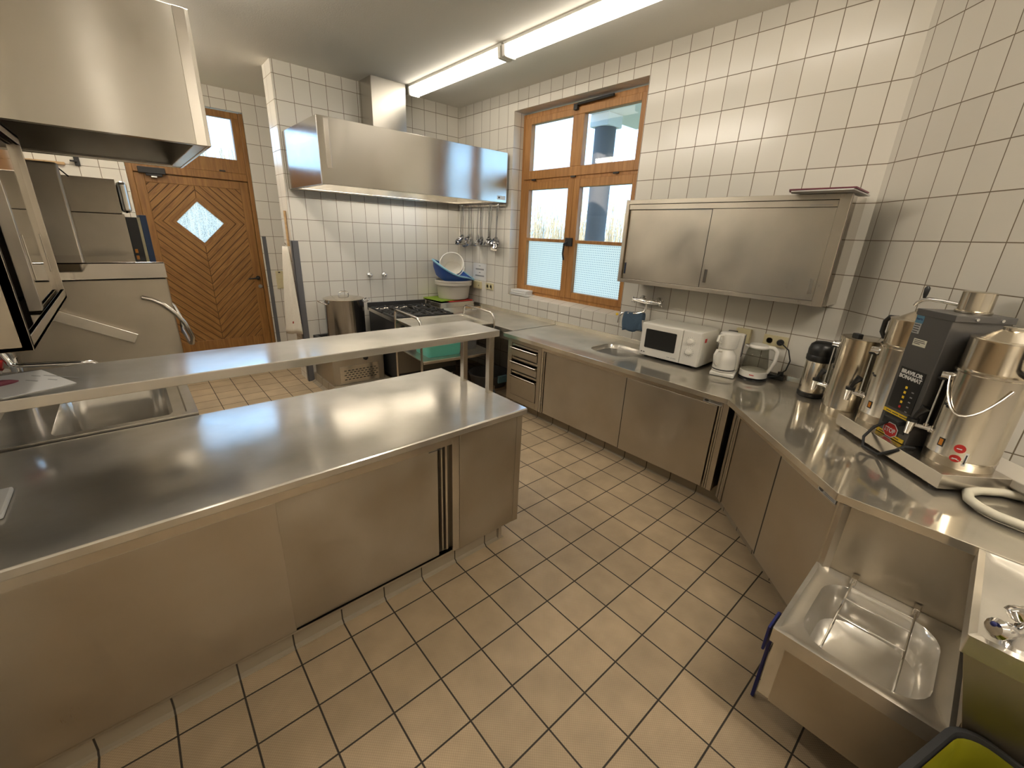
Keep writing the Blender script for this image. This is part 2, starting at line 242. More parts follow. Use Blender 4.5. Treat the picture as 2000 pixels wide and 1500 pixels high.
# ------------------------------------------------------------------ mesh helpers
ORI = {}     # object name -> (origin, local?)
class MB:
    def __init__(s): s.b = bmesh.new()
    def box(s, x0, x1, y0, y1, z0, z1):
        v = [s.b.verts.new(p) for p in ((x0, y0, z0), (x1, y0, z0), (x1, y1, z0), (x0, y1, z0), (x0, y0, z1), (x1, y0, z1), (x1, y1, z1), (x0, y1, z1))]
        for f in ((3, 2, 1, 0), (4, 5, 6, 7), (0, 1, 5, 4), (1, 2, 6, 5), (2, 3, 7, 6), (3, 0, 4, 7)): s.b.faces.new([v[i] for i in f])
        return s
    def loft(s, rings, cap0=True, cap1=True, closed=True):
        R = [[s.b.verts.new(p) for p in r] for r in rings]; n = len(R[0])
        for a, c in zip(R, R[1:]):
            for i in range(n if closed else n-1):
                j = (i+1) % n; s.b.faces.new((a[i], a[j], c[j], c[i]))
        if cap0: s.b.faces.new(R[0][::-1])
        if cap1: s.b.faces.new(R[-1])
        return s
    def prism(s, pts, z0, z1): return s.loft([[(x, y, z0) for x, y in pts], [(x, y, z1) for x, y in pts]])
    def extr(s, pts, ax, c0, c1):
        f = {'x': lambda c, p: (c, p[0], p[1]), 'y': lambda c, p: (p[0], c, p[1])}[ax]
        return s.loft([[f(c0, p) for p in pts], [f(c1, p) for p in pts]])
    def lathe(s, prof, cx=0, cy=0, n=32, cap0=True, cap1=True, m=None):
        rings = []
        for r, z in prof:
            ring = [Vector((cx+r*math.cos(2*PI*i/n), cy+r*math.sin(2*PI*i/n), z)) for i in range(n)]
            if m is not None: ring = [m @ p for p in ring]
            rings.append(ring)
        return s.loft(rings, cap0, cap1)
    def tube(s, pts, r, n=10, closed=False):
        P = [Vector(p) for p in pts]; rings = []; k = len(P); prev = None
        for i, p in enumerate(P):
            a = P[(i-1) % k] if (i > 0 or closed) else P[0]; c = P[(i+1) % k] if (i < k-1 or closed) else P[-1]
            t = (c-a).normalized()
            if prev is None:
                x = t.orthogonal().normalized()
            else:
                x = prev - t*prev.dot(t)
                x = x.normalized() if x.length > 1e-6 else t.orthogonal().normalized()
            prev = x; y = t.cross(x); rr = r[i] if isinstance(r, (list, tuple)) else r
            rings.append([p+x*rr*math.cos(2*PI*j/n)+y*rr*math.sin(2*PI*j/n) for j in range(n)])
        if closed: rings.append(rings[0]); return s._closedtube(rings[:-1])
        return s.loft(rings)
    def _closedtube(s, rings):
        R = [[s.b.verts.new(p) for p in r] for r in rings]; n = len(R[0])
        for k in range(len(R)):
            a, c = R[k], R[(k+1) % len(R)]
            for i in range(n): j = (i+1) % n; s.b.faces.new((a[i], a[j], c[j], c[i]))
        return s
    def cyl(s, p0, p1, r, n=20): return s.tube([p0, p1], r, n)
    def sphere(s, c, r, n=12, sc=(1, 1, 1)):
        prof = []
        for i in range(1, n): a = PI*i/n; prof.append((r*math.sin(a), -r*math.cos(a)))
        m = Matrix.Translation(c) @ Matrix.Diagonal((*sc, 1))
        return s.lathe(prof, n=2*n, m=m)
    def face(s, pts): s.b.faces.new([s.b.verts.new(p) for p in pts]); return s
    def build(s, name, m, parent=None, bevel=0., smooth=False, seg=2, solid=0.):
        bmesh.ops.recalc_face_normals(s.b, faces=s.b.faces)
        me = bpy.data.meshes.new(name)
        o = bpy.data.objects.new(name, me)
        if parent is not None:
            org, loc = ORI[parent.name]; o.parent = parent
            if not loc: bmesh.ops.translate(s.b, verts=s.b.verts, vec=-org)
            C.objects.link(o); ORI[o.name] = (org, loc)
        else:
            xs = [v.co for v in s.b.verts]
            org = Vector(((min(p.x for p in xs)+max(p.x for p in xs))/2, (min(p.y for p in xs)+max(p.y for p in xs))/2, min(p.z for p in xs)))
            bmesh.ops.translate(s.b, verts=s.b.verts, vec=-org); o.location = org
            C.objects.link(o); ORI[o.name] = (org, False)
        s.b.to_mesh(me); s.b.free()
        me.materials.append(M[m] if isinstance(m, str) else m)
        if smooth:
            for p in me.polygons: p.use_smooth = True
            me.set_sharp_from_angle(angle=math.radians(38))
        if solid:
            md = o.modifiers.new('thick', 'SOLIDIFY'); md.thickness = solid; md.offset = 0
        if bevel:
            md = o.modifiers.new('bevel', 'BEVEL'); md.width = bevel; md.segments = seg; md.limit_method = 'ANGLE'; md.angle_limit = math.radians(40)
            if not smooth:
                md.harden_normals = False
        return o
def rr(cx, cy, w, d, r, z, n=5):
    P = []
    for (sx, sy, a0) in ((1, 1, 0), (-1, 1, 90), (-1, -1, 180), (1, -1, 270)):
        for i in range(n+1):
            a = math.radians(a0+90*i/n); P.append((cx+sx*(w/2-r)+r*math.cos(a), cy+sy*(d/2-r)+r*math.sin(a), z))
    return P
def tag(o, label, cat, group=None, kind=None):
    o['label'] = label; o['category'] = cat
    if group: o['group'] = group
    if kind: o['kind'] = kind
    return o
def struct(o): o['kind'] = 'structure'; return o
def thing(name, label, cat, loc=(0, 0, 0), rz=0., group=None, local=False):
    o = bpy.data.objects.new(name, None); C.objects.link(o); o.empty_display_size = .05
    o.location = loc; o.rotation_euler = (0, 0, rz); ORI[o.name] = (Vector(loc), local)
    return tag(o, label, cat, group)
def dup(root, loc, label, group=None, rot=None):
    def cp(o, par):
        c = o.copy(); C.objects.link(c); c.parent = par
        for ch in list(o.children): cp(ch, c)
        return c
    r = cp(root, None); r.location = loc; r['label'] = label
    if rot is not None: r.rotation_euler = rot
    if group: r['group'] = group
    return r
def text(body, size, mtx, m, parent, name='lettering', bold=0., ex=.0006, sx=1.):
    cu = bpy.data.curves.new('txt', 'FONT'); cu.body = body; cu.size = size; cu.extrude = ex; cu.offset = bold; cu.align_x = 'CENTER'; cu.align_y = 'CENTER'; cu.resolution_u = 3
    t = bpy.data.objects.new('txt', cu); C.objects.link(t); bpy.context.view_layer.update()
    me = bpy.data.meshes.new_from_object(t.evaluated_get(bpy.context.evaluated_depsgraph_get()))
    bpy.data.objects.remove(t); bpy.data.curves.remove(cu)
    me.materials.clear(); me.materials.append(M[m])
    me.transform(Matrix.Diagonal((sx, 1, 1, 1))); me.transform(mtx)
    org, loc = ORI[parent.name]
    if not loc: me.transform(Matrix.Translation(-org))
    o = bpy.data.objects.new(name, me); C.objects.link(o); o.parent = parent; ORI[o.name] = (org, loc)
    return o
RX = Matrix.Rotation(PI/2, 4, 'X')
def T(x, y, z): return Matrix.Translation((x, y, z))
OD = Vector((XW, -.6075, 0)); RD = -3*PI/4          # frame of the diagonal wall: x along it, -y into the room
def dw(u, w, z=0.): return Vector((OD.x-.70711*u-.70711*w, OD.y-.70711*u+.70711*w, z))

# ------------------------------------------------------------------ room shell
struct(MB().box(-1.7, 2.85, -3.4, 5.3, -.12, 0).build('floor', 'floor'))
struct(MB().box(-1.7, 2.85, -3.4, 5.3, H, H+.15).build('ceiling', 'ceiling'))
WO = (1.04, 2.64, .99, 2.885)      # window opening y0 y1 z0 z1
m = MB(); m.box(XW, 2.83, -.70, WO[0], 0, H).box(XW, 2.83, WO[1], 5.3, 0, H).box(XW, 2.83, WO[0], WO[1], 0, .902).box(XW, 2.83, WO[0], WO[1], WO[3], H)
struct(m.build('wall_right', 'tile_w'))
m = MB(); m.extr([(XW, .902), (XW, .988), (2.70, 1.02), (2.70, .902)], 'y', WO[0], WO[1]); struct(m.build('trim_1', 'sill'))
m = MB(); m.prism([(.478, YF), (2.5256, YF), (2.5256, YF+.28), (.478, YF+.28)], 0, H); struct(m.build('wall_far', 'tile_f'))
a0, a1 = dw(0, 0), dw(1.03, 0); b0, b1 = dw(-.05, -.25), dw(1.03, -.25)
m = MB(); m.prism([(a0.x, a0.y), (b0.x+.05, b0.y), (b1.x, b1.y), (a1.x, a1.y)], 0, H); struct(m.build('wall_diagonal', 'tile_d'))
struct(MB().box(a1.x, a1.x+.2, -3.3, a1.y, 0, H).build('wall_front_right', 'tile_l'))
DO = (-.66, .50, 0, 2.862)
m = MB(); m.box(-1.7, DO[0], YD, YD+.2, 0, H).box(DO[1], 2.83, YD, YD+.2, 0, H).box(DO[0], DO[1], YD, YD+.2, DO[3], H); struct(m.build('wall_back', 'tile_b'))
struct(MB().box(-1.62, -1.42, -3.3, 5.3, 0, H).build('wall_left', 'tile_l'))
struct(MB().box(-1.7, 2.83, -3.4, -3.2, 0, H).build('wall_front', 'plaster'))
# cove skirting under the fitted cabinets
def cove(a, b_, h=.12): return [(a, 0), (a, h)]
m = MB(); m.extr([(.297-.012, 0), (.297-.008, .008), (.300, .014), (.302, .125), (.32, .125), (.32, 0)], 'x', -1.42, .50); struct(m.build('baseboard_island_front', 'cove_x'))
m = MB(); m.extr([(.53, 0), (.524, .008), (.512, .014), (.51, .125), (.49, .125), (.49, 0)], 'y', .285, .98); struct(m.build('baseboard_island_end', 'cove_y'))
m = MB(); m.extr([(1.885, 0), (1.889, .008), (1.897, .014), (1.899, .125), (1.92, .125), (1.92, 0)], 'y', -.375, 1.765); struct(m.build('baseboard_right', 'cove_y'))
d0, d1 = Vector((1.887, -.372)), Vector((1.26, -.999)); nn = Vector((.7071, -.7071))
m = MB(); q = [d0, d1, d1+nn*.03, d0+nn*.03]; m.prism([tuple(p) for p in q], 0, .125); struct(m.build('baseboard_diagonal', 'cove_d'))
m = MB(); m.box(.54, 1.15, 3.0, YF, 0, .10); m.extr([(.54, .10), (.536, .02), (.524, .008), (.50, .003), (.50, 0), (.54, 0)], 'y', 3.0, YF)
struct(m.build('trim_2', 'cove_y'))
# protective corner strips
struct(MB().box(.513, .558, YD-.006, YD, .0, 1.514).build('trim_3', 'guard', bevel=.001))
m = MB(); m.box(.472, .535, YF-.006, YF, 0, 1.518).box(.472, .478, YF-.006, YF+.05, 0, 1.518); struct(m.build('trim_4', 'guard', bevel=.001))

# ------------------------------------------------------------------ back door with transom
dr = bpy.data.objects.new('door_1', None); C.objects.link(dr); dr.location = (-.08, YD, 0); ORI['door_1'] = (Vector((-.08, YD, 0)), False); struct(dr)
y0, y1 = YD+.03, YD+.11
m = MB(); m.box(-.655, -.60, y0, y1, 0, 2.85).box(.455, .498, y0-.02, y1, 0, 2.85).box(-.60, .455, y0, y1, 2.79, 2.85).box(-.60, .455, y0-.012, y1, 2.135, 2.215).box(-.60, .455, y0+.03, y1, 2.10, 2.15).box(-.60, .455, y0+.03, y1, 0, .035)
m.build('frame', 'wood_door', dr, bevel=.004)
m = MB(); yy = y0-.006
m.box(-.60, -.50, yy, y1-.02, 2.215, 2.79).box(.378, .455, yy, y1-.02, 2.215, 2.79).box(-.50, .378, yy, y1-.02, 2.215, 2.36).box(-.50, .378, yy, y1-.02, 2.783, 2.79)
m.build('transom_sash', 'wood_door', dr, bevel=.004)
MB().box(-.50, .378, y0+.03, y0+.036, 2.36, 2.783).build('transom_pane', 'glass', dr)
m = MB(); yl = y0-.004
m.box(-.60, -.515, yl, y1-.02, .03, 2.125).box(.362, .452, yl, y1-.02, .03, 2.125).box(-.515, .362, yl, y1-.02, 2.04, 2.125).box(-.515, .362, yl, y1-.02, .03, .26)
lf = m.build('leaf', 'wood_door', dr, bevel=.005)
dcx, dcz, dh = -.09, 1.65, .228
def panel_ring(yq):
    return [(-.515, yq, .26), (.362, yq, .26), (.362, yq, 2.04), (-.515, yq, 2.04)]
m = MB()
Dm = [(dcx, dcz-dh), (dcx+dh, dcz), (dcx, dcz+dh), (dcx-dh, dcz)]
OUT = [(-.515, .26), (dcx, .26), (.362, .26), (.362, dcz), (.362, 2.04), (dcx, 2.04), (-.515, 2.04), (-.515, dcz)]
INN = [Dm[0], Dm[0], Dm[1], Dm[1], Dm[1], Dm[2], Dm[3], Dm[3]]
yp = y0+.012
def pf(*p): m.face([(x, yp, z) for x, z in p])
pf(OUT[0], OUT[1], Dm[0], Dm[3], OUT[7]); pf(OUT[1], OUT[2], OUT[3], Dm[1], Dm[0]); pf(OUT[3], OUT[4], OUT[5], Dm[2], Dm[1]); pf(OUT[5], OUT[6], OUT[7], Dm[3], Dm[2])
m.build('board_panel', 'wood_chev', dr, solid=.02)
m = MB()
for k in range(4):
    a, b_ = Dm[k], Dm[(k+1) % 4]; f = 1.17
    A2 = (dcx+(a[0]-dcx)*f, dcz+(a[1]-dcz)*f); B2 = (dcx+(b_[0]-dcx)*f, dcz+(b_[1]-dcz)*f)
    m.loft([[(a[0], yp-.012, a[1]), (b_[0], yp-.012, b_[1]), (B2[0], yp-.012, B2[1]), (A2[0], yp-.012, A2[1])], [(a[0], yp+.015, a[1]), (b_[0], yp+.015, b_[1]), (B2[0], yp+.015, B2[1]), (A2[0], yp+.015, A2[1])]])
m.build('diamond_frame', 'wood_door', dr)
m = MB(); m.loft([[(x, yp+.004, z) for x, z in Dm], [(x, yp+.009, z) for x, z in Dm]]); m.build('diamond_pane', 'frost', dr)
m = MB(); m.cyl((.407, yl, 1.006), (.407, yl-.05, 1.006), .011); m.tube([(.407, yl-.045, 1.006), (.36, yl-.05, 1.004), (.29, yl-.045, 1.0)], [.011, .009, .008]); m.cyl((.407, yl, 1.006), (.407, yl-.008, 1.006), .026)
m.build('handle', 'black', dr, smooth=True)
m = MB(); m.cyl((.418, yl, .90), (.418, yl-.010, .90), .024); m.cyl((.418, yl-.01, .90), (.418, yl-.016, .90), .013); m.build('lock', 'chrome', dr, smooth=True)
m = MB(); m.box(-.56, -.33, yl-.05, yl, 2.125, 2.185).box(-.50, -.36, yl-.04, yl-.01, 2.10, 2.125); dc = m.build('door_closer', 'iron', dr, bevel=.004)
m = MB(); m.box(-.46, -.41, yl-.06, yl-.03, 2.085, 2.10); m.build('closer_arm', 'chrome', dc, bevel=.002)
m = MB(); m.box(.18, .24, yy-.012, yy, 2.222, 2.235); m.build('latch', 'iron', dr)

# ------------------------------------------------------------------ window in the right wall
wn = bpy.data.objects.new('window_1', None); C.objects.link(wn); wn.location = (2.665, 1.84, .99); ORI['window_1'] = (Vector((2.665, 1.84, .99)), False); struct(wn)
x0, x1 = 2.665, 2.735
m = MB(); m.box(x0, x1, WO[0], WO[0]+.045, 1.0, 2.87).box(x0, x1, WO[1]-.045, WO[1], 1.0, 2.87).box(x0, x1, WO[0]+.045, WO[1]-.045, 2.825, 2.87).box(x0, x1, WO[0]+.045, WO[1]-.045, 1.0, 1.05).box(x0, x1, WO[0]+.045, WO[1]-.045, 2.21, 2.24)
m.build('frame', 'wood_win', wn, bevel=.004)
def sash(name, ya, yb, za, zb, s, bar=None):
    xa = x0-.012; m = MB()
    m.box(xa, x1-.02, ya, ya+s[0], za, zb).box(xa, x1-.02, yb-s[1], yb, za, zb).box(xa, x1-.02, ya+s[0], yb-s[1], za, za+s[2]).box(xa, x1-.02, ya+s[0], yb-s[1], zb-s[3], zb)
    if bar: m.box(xa+.004, x1-.03, ya+s[0], yb-s[1], bar-.016, bar+.016)
    o = m.build(name, 'wood_win', wn, bevel=.004)
    if bar:
        MB().box(x0+.03, x0+.036, ya+s[0], yb-s[1], bar+.016, zb-s[3]).build('pane', 'glass', o)
        MB().box(x0+.03, x0+.036, ya+s[0], yb-s[1], za+s[2], bar-.016).build('film_pane', 'film', o)
    return o
m = MB(); xa = x0-.012   # tilting top light: one sash with a mullion
m.box(xa, x1-.02, 1.085, 1.175, 2.24, 2.825).box(xa, x1-.02, 2.505, 2.595, 2.24, 2.825).box(xa, x1-.02, 1.175, 2.505, 2.24, 2.325).box(xa, x1-.02, 1.175, 2.505, 2.765, 2.825).box(xa, x1-.02, 1.785, 1.925, 2.325, 2.765)
up_s = m.build('top_sash', 'wood_win', wn, bevel=.004)
MB().box(x0+.03, x0+.036, 1.175, 1.785, 2.325, 2.765).build('pane', 'glass', up_s); MB().box(x0+.03, x0+.036, 1.925, 2.505, 2.325, 2.765).build('pane', 'glass', up_s)
sash('casement', 1.085, 1.846, 1.05, 2.21, (.085, .075, .065, .075), 1.625)
sash('casement', 1.850, 2.595, 1.05, 2.21, (.075, .095, .065, .075), 1.625)
m = MB(); m.box(xa-.02, xa, 1.80, 1.89, 1.58, 1.66); m.tube([(xa-.012, 1.862, 1.62), (xa-.05, 1.872, 1.60), (xa-.055, 1.876, 1.50), (xa-.045, 1.866, 1.44)], .010, 8); m.build('handle', 'iron', wn, bevel=.003)
m = MB(); m.box(xa-.03, xa, 1.86, 1.905, 2.80, 2.85); m.tube([(xa-.02, 1.86, 2.845), (xa-.02, 1.45, 2.85)], .012, 8); m.build('opener', 'iron', wn, bevel=.002)
for yy_ in (1.35, 1.86, 2.42): MB().box(xa-.014, xa, yy_-.03, yy_+.03, 2.225, 2.24).build('hinge_catch', 'iron', wn, bevel=.002)

# ------------------------------------------------------------------ outside
struct(MB().box(2.9, 40, -25, 40, -.5, -.35).build('ground', 'ground'))
struct(MB().box(-25, 2.9, 5.4, 40, -.5, -.35).build('ground', 'ground'))
t = thing('porch_post', 'grey round porch post standing outside the window', 'post', (4.3, 2.83, -.35))
MB().cyl((4.3, 2.83, -.35), (4.3, 2.83, 3.2), .14, 24).build('shaft', 'conc', t, smooth=True)
MB().box(4.15, 4.45, 2.68, 2.98, 3.05, 3.2).build('capital', 'eave', t, bevel=.01)
m = MB(); m.box(3.6, 5.2, .4, 2.98, 3.2, 3.34).box(3.5, 5.3, .2, 3.05, 3.34, 3.50); tag(m.build('porch_roof', 'eave', bevel=.01), 'white timber porch roof edge seen through the upper right window pane', 'roof')
def reeds(name, x0_, x1_, ya, yb, n, hmin, hmax, m_, label, cat, lean=.12):
    m = MB()
    for i in range(n):
        x = random.uniform(x0_, x1_); y = random.uniform(ya, yb); h = random.uniform(hmin, hmax); dx, dy = random.gauss(0, lean), random.gauss(0, lean); w = random.uniform(.008, .02); a = random.uniform(0, PI)
        ux, uy = w*math.cos(a), w*math.sin(a)
        m.face([(x-ux, y-uy, -.36), (x+ux, y+uy, -.36), (x+dx*h+ux*.4, y+dy*h+uy*.4, h), (x+dx*h-ux*.4, y+dy*h-uy*.4, h)])
    return tag(m.build(name, m_), label, cat, kind='stuff')
reeds('reed_bed', 10.5, 12.5, 1, 14, 2600, 1.6, 3.1, 'reed', 'pale dry reeds growing beyond the porch post outside the window', 'reeds')
def branch_tree(name, base, h, m_, label, seed, leaves=0):
    rnd = random.Random(seed); t = thing(name, label, 'tree', base); tr = MB(); lv = MB(); tips = []
    def grow(p, d, L, r, depth):
        pts = [p]; q = Vector(p); dd = Vector(d)
        for k in range(3):
            dd = (dd+Vector((rnd.gauss(0, .12), rnd.gauss(0, .12), rnd.gauss(0, .08)))).normalized(); q = q+dd*L/3; pts.append(q.copy())
        tr.tube(pts, [r, r*.9, r*.8, r*.65], 5)
        if depth == 0: tips.append(q); return
        for k in range(3 if depth > 1 else 4):
            nd = (dd+Vector((rnd.gauss(0, .6), rnd.gauss(0, .6), rnd.gauss(.1, .35)))).normalized(); grow(pts[rnd.choice((2, 3))], nd, L*.72, r*.6, depth-1)
    grow(Vector(base), (0, 0, 1), h*.36, h*.02, 4)
    tr.build('trunk', 'bark', t)
    if leaves:
        for i in range(leaves):
            c = rnd.choice(tips)+Vector((rnd.gauss(0, .22), rnd.gauss(0, .22), rnd.gauss(0, .16))); a = Vector((rnd.gauss(0, 1), rnd.gauss(0, 1), rnd.gauss(0, 1))).normalized()*.09; b_ = a.orthogonal().normalized()*.06
            lv.face([c-a, c+b_, c+a, c-b_])
        lv.build('foliage', 'leaf', t)
    return t
branch_tree('bare_tree', (8.2, 2.6, -.4), 5.0, 'bark', 'leafless tree with fine twigs seen through the right window panes', 4)
branch_tree('garden_tree', (-.55, 9.9, -.4), 3.5, 'bark', 'green leafy tree seen through the glass above the back door', 11, leaves=2600)
reeds('dry_shrub', -1.8, 2.0, 8.2, 8.9, 1500, 1.9, 2.95, 'reed', 'pale dry shrub of thin stalks behind the back door glass', 'shrub', .10)
# ------------------------------------------------------------------ ceiling lamps
LM = {}
def lampmat(k):
    if k not in LM: LM[k] = mat('lamp_diffuser', (.9, .88, .8), .4, emis=(1.0, .915, .79), estr=k*LAMP)
    return LM[k]
def lamp(name, x, ya, yb, label, strength):
    t = thing(name, label, 'ceiling lamp', (x, (ya+yb)/2, H-.10), 0, 'fluorescent ceiling lamps')
    m = MB(); m.extr([(x-.055, H), (x-.045, H-.012), (x-.062, H-.018), (x-.062, H-.022), (x+.062, H-.022), (x+.062, H-.018), (x+.045, H-.012), (x+.055, H)], 'y', ya, yb); m.build('housing', 'lampwhite', t)
    m = MB(); m.extr([(x-.062, H-.023), (x-.055, H-.085), (x-.035, H-.096), (x+.035, H-.096), (x+.055, H-.085), (x+.062, H-.023)], 'y', ya+.03, yb-.03); m.build('diffuser', lampmat(strength), t)
    for yy_ in (ya, yb-.03):
        m = MB(); m.extr([(x-.066, H-.02), (x-.06, H-.095), (x-.038, H-.10), (x+.038, H-.10), (x+.06, H-.095), (x+.066, H-.02)], 'y', yy_, yy_+.03); m.build('end_cap', 'lampwhite', t, bevel=.003)
    return t
lamp('ceiling_lamp', 1.745, 1.865, 3.355, 'lit fluorescent ceiling lamp beside the duct of the far extractor hood', 2.6)
lamp('ceiling_lamp', 1.745, .34, 1.84, 'lit fluorescent ceiling lamp nearer the viewer, end to end with the one by the duct', 2.2)
lamp('ceiling_lamp', 1.745, -.40, .315, 'fluorescent ceiling lamp over the right worktop, out of view at the top edge', 2.2)
lamp('ceiling_lamp', -.36, 1.05, 2.55, 'added unseen ceiling lamp above the right edge of the big hood', 17.0)  # unseen lamp added to light the far wall below the hood
lamp('ceiling_lamp', -.70, 2.9, 4.4, 'fluorescent ceiling lamp hidden behind the big hood near the back door', 13.0)
lamp('ceiling_lamp', -.68, -3.05, -1.55, 'fluorescent ceiling lamp at the near left end of the room', 3.0)
lamp('ceiling_lamp', .75, -3.05, -1.55, 'added unseen ceiling lamp at the near right end of the room', 22.0)  # unseen lamp added to brighten the near floor and steel fronts

# ------------------------------------------------------------------ island: cabinet, worktop, raised shelf
t = thing('island_cabinet', 'long steel island cabinet with two sliding doors and a scuffed end panel', 'cabinet', (-.4, .64, .12))
m = MB(); m.box(-1.41, .575, .28, 1.03, .12, .784); m.build('carcass', 'dark_steel', t)
m = MB(); m.box(-1.41, .155, .25, .28, .737, .784); m.build('header_rail', 'trim', t, bevel=.002)
m = MB(); m.box(-1.41, .60, .253, .28, .120, .130); m.build('floor_rail', 'frontd', t)
for xa, xb, ya in ((-1.41, -.59, .252), (-.60, .082, .262)):
    m = MB(); m.box(xa, xb, ya, ya+.012, .131, .737); m.build('sliding_door', 'front' if xa < -1 else 'frontd', t, bevel=.0015)
m = MB(); m.box(.098, .106, .258, .275, .15, .737).box(.118, .130, .254, .275, .15, .737); m.build('door_track', 'trim', t, bevel=.001)
m = MB(); m.box(.155, .195, .25, .28, .12, .784); m.build('post', 'trim', t, bevel=.0015)
m = MB(); m.box(.197, .557, .25, .28, .118, .784); m.build('end_panel', 'frontd', t, bevel=.001)
m = MB(); m.box(.559, .598, .25, 1.03, .115, .784); m.build('corner_post', 'frontd', t, bevel=.002)
m = MB(); m.box(.03, .10, .2485, .25, .731, .7345); m.build('maker_plate', 'ink', t)
m = MB(); m.extr([(.225, .786), (.222, .790), (.222, .814), (.227, .82), (1.057, .82), (1.057, .786)], 'x', -1.415, .604)
tag(m.build('island_worktop', 'top', bevel=.0025, seg=3), 'long scratched stainless worktop of the island in the foreground', 'worktop')
t = thing('raised_shelf', 'narrow stainless shelf raised on square posts above the island worktop', 'shelf', (-.4, .645, .82))
m = MB(); m.box(-1.415, .622, .488, .803, 1.145, 1.18); m.build('shelf_board', 'top', t, bevel=.003, seg=3)
for px, py in ((.581, .519), (.583, .768), (-1.36, .519), (-1.36, .768)): MB().box(px-.016, px+.016, py-.016, py+.016, .82, 1.146).build('post', 'trim', t, bevel=.002)
# card and pen on the shelf
m = MB(); m.loft([[Vector((-1.105, .784, z)), Vector((-1.012, .565, z)), Vector((-1.025, .557, z)), Vector((-1.155, .505, z)), Vector((-1.165, .51, z)), Vector((-1.265, .745, z))] for z in (1.1805, 1.1825)])
card = tag(m.build('laminated_card', 'paper'), 'white laminated card lying on the left end of the raised shelf', 'card')
def bars(parent, mtx, rows, m_='ink', name='printed_line', th=.0004):
    """thin printed lines: rows of (x0, x1, z, h) in local XZ facing -Y"""
    mm = MB()
    for a, b_, z, h in rows: mm.box(a, b_, -th, 0, z-h/2, z+h/2)
    for v in mm.b.verts: v.co = mtx @ v.co
    return mm.build(name, m_, parent)
cm = T(-1.10, .67, 1.1826) @ Matrix.Rotation(-.42-PI/2+1.2, 4, 'Z') @ Matrix.Rotation(-PI/2, 4, 'X')
bars(card, cm, [(-.02, .10, .03, .003), (-.05, -.02, .02, .003), (-.02, .02, -.02, .003), (.03, .06, -.0, .003)], 'inkg')
m = MB(); m.tube([(-1.30, .575, 1.188), (-1.17, .648, 1.188), (-1.155, .656, 1.187), (-1.142, .663, 1.186)], [.011, .010, .007, .002], 10)
tag(m.build('red_pen', 'maroon', smooth=True), 'dark red marker pen lying on the white card', 'pen')
m = MB(); m.box(-1.335, -1.238, .505, .69, .82, .838); tag(m.build('paper_stack', 'paper', bevel=.006), 'white block at the left edge of the island worktop', 'paper')

# ------------------------------------------------------------------ sink table behind the island, tap
t = thing('sink_table', 'stainless sink table with a deep basin behind the island', 'sink', (-1.06, 1.45, 0))
n_ = 6
R = [rr(-1.06, 1.46, .71, .78, .004, .62, n_), rr(-1.06, 1.46, .71, .78, .004, .83, n_), rr(-1.06, 1.46, .63, .71, .004, .83, n_), rr(-1.06, 1.46, .62, .70, .02, .815, n_), rr(-.995, 1.40, .40, .56, .07, .815, n_), rr(-.995, 1.40, .385, .545, .07, .80, n_), rr(-.995, 1.40, .36, .52, .07, .58, n_), rr(-.995, 1.40, .28, .44, .06, .56, n_)]
m = MB(); m.loft(R, cap0=False); m.build('basin', 'top', t, smooth=True)
m = MB(); m.box(-1.40, -.715, 1.10, 1.82, .30, .33); m.build('undershelf', 'frontd', t)
for px, py in ((-.74, 1.12), (-.74, 1.80), (-1.37, 1.12), (-1.37, 1.80)): MB().box(px-.02, px+.02, py-.02, py+.02, 0, .62).build('leg', 'trim', t)
t = thing('sink_tap', 'chrome swivel tap with a red handle at the left over the sink table', 'tap', (-1.32, 1.78, .83))
m = MB(); m.cyl((-1.32, 1.78, .83), (-1.32, 1.78, 1.02), .022); m.tube([(-1.32, 1.78, 1.0), (-1.32, 1.70, 1.12), (-1.315, 1.46, 1.13), (-1.285, 1.40, 1.12), (-1.272, 1.40, 1.07), (-1.246, 1.40, 1.062), (-1.08, 1.40, 1.046), (-1.03, 1.40, 1.043), (-1.016, 1.40, 1.03)], .011, 10); m.build('spout', 'chrome', t, smooth=True)
m = MB(); m.tube([(-1.345, 1.40, 1.09), (-1.292, 1.40, 1.075)], [.016, .02], 10); m.build('handle', 'red', t, smooth=True)
m = MB(); m.tube([(-1.32, 1.42, 1.045), (-1.29, 1.40, 1.04)], [.016, .018], 10); m.build('handle_cap', 'chrome', t, smooth=True)

# ------------------------------------------------------------------ hanging cabinet at the left, polished sliding doors
t = thing('wall_cabinet', 'polished steel wall cabinet with mirror-bright sliding doors, hanging at the left edge', 'cabinet', (-1.23, .82, 1.345))
cx, ya, yb, za, zb = -1.04, .32, 1.32, 1.345, 1.935
m = MB(); m.box(-1.415, cx, ya, ya+.012, za, zb).box(-1.415, cx, yb-.012, yb, za, zb).box(-1.415, cx, ya, yb, za, za+.012).box(-1.415, cx, ya, yb, zb-.012, zb).box(-1.415, -1.40, ya, yb, za, zb)
m.box(cx-.012, cx, ya, yb, za, za+.035).box(cx-.012, cx, ya, yb, zb-.03, zb).box(cx-.02, cx, ya, ya+.014, za, zb)
m.build('carcass', 'front', t, bevel=.0015)
m = MB(); m.box(cx-.10, cx-.012, ya+.012, yb-.012, za+.012, za+.024); m.build('bottom_track', 'mirror', t)
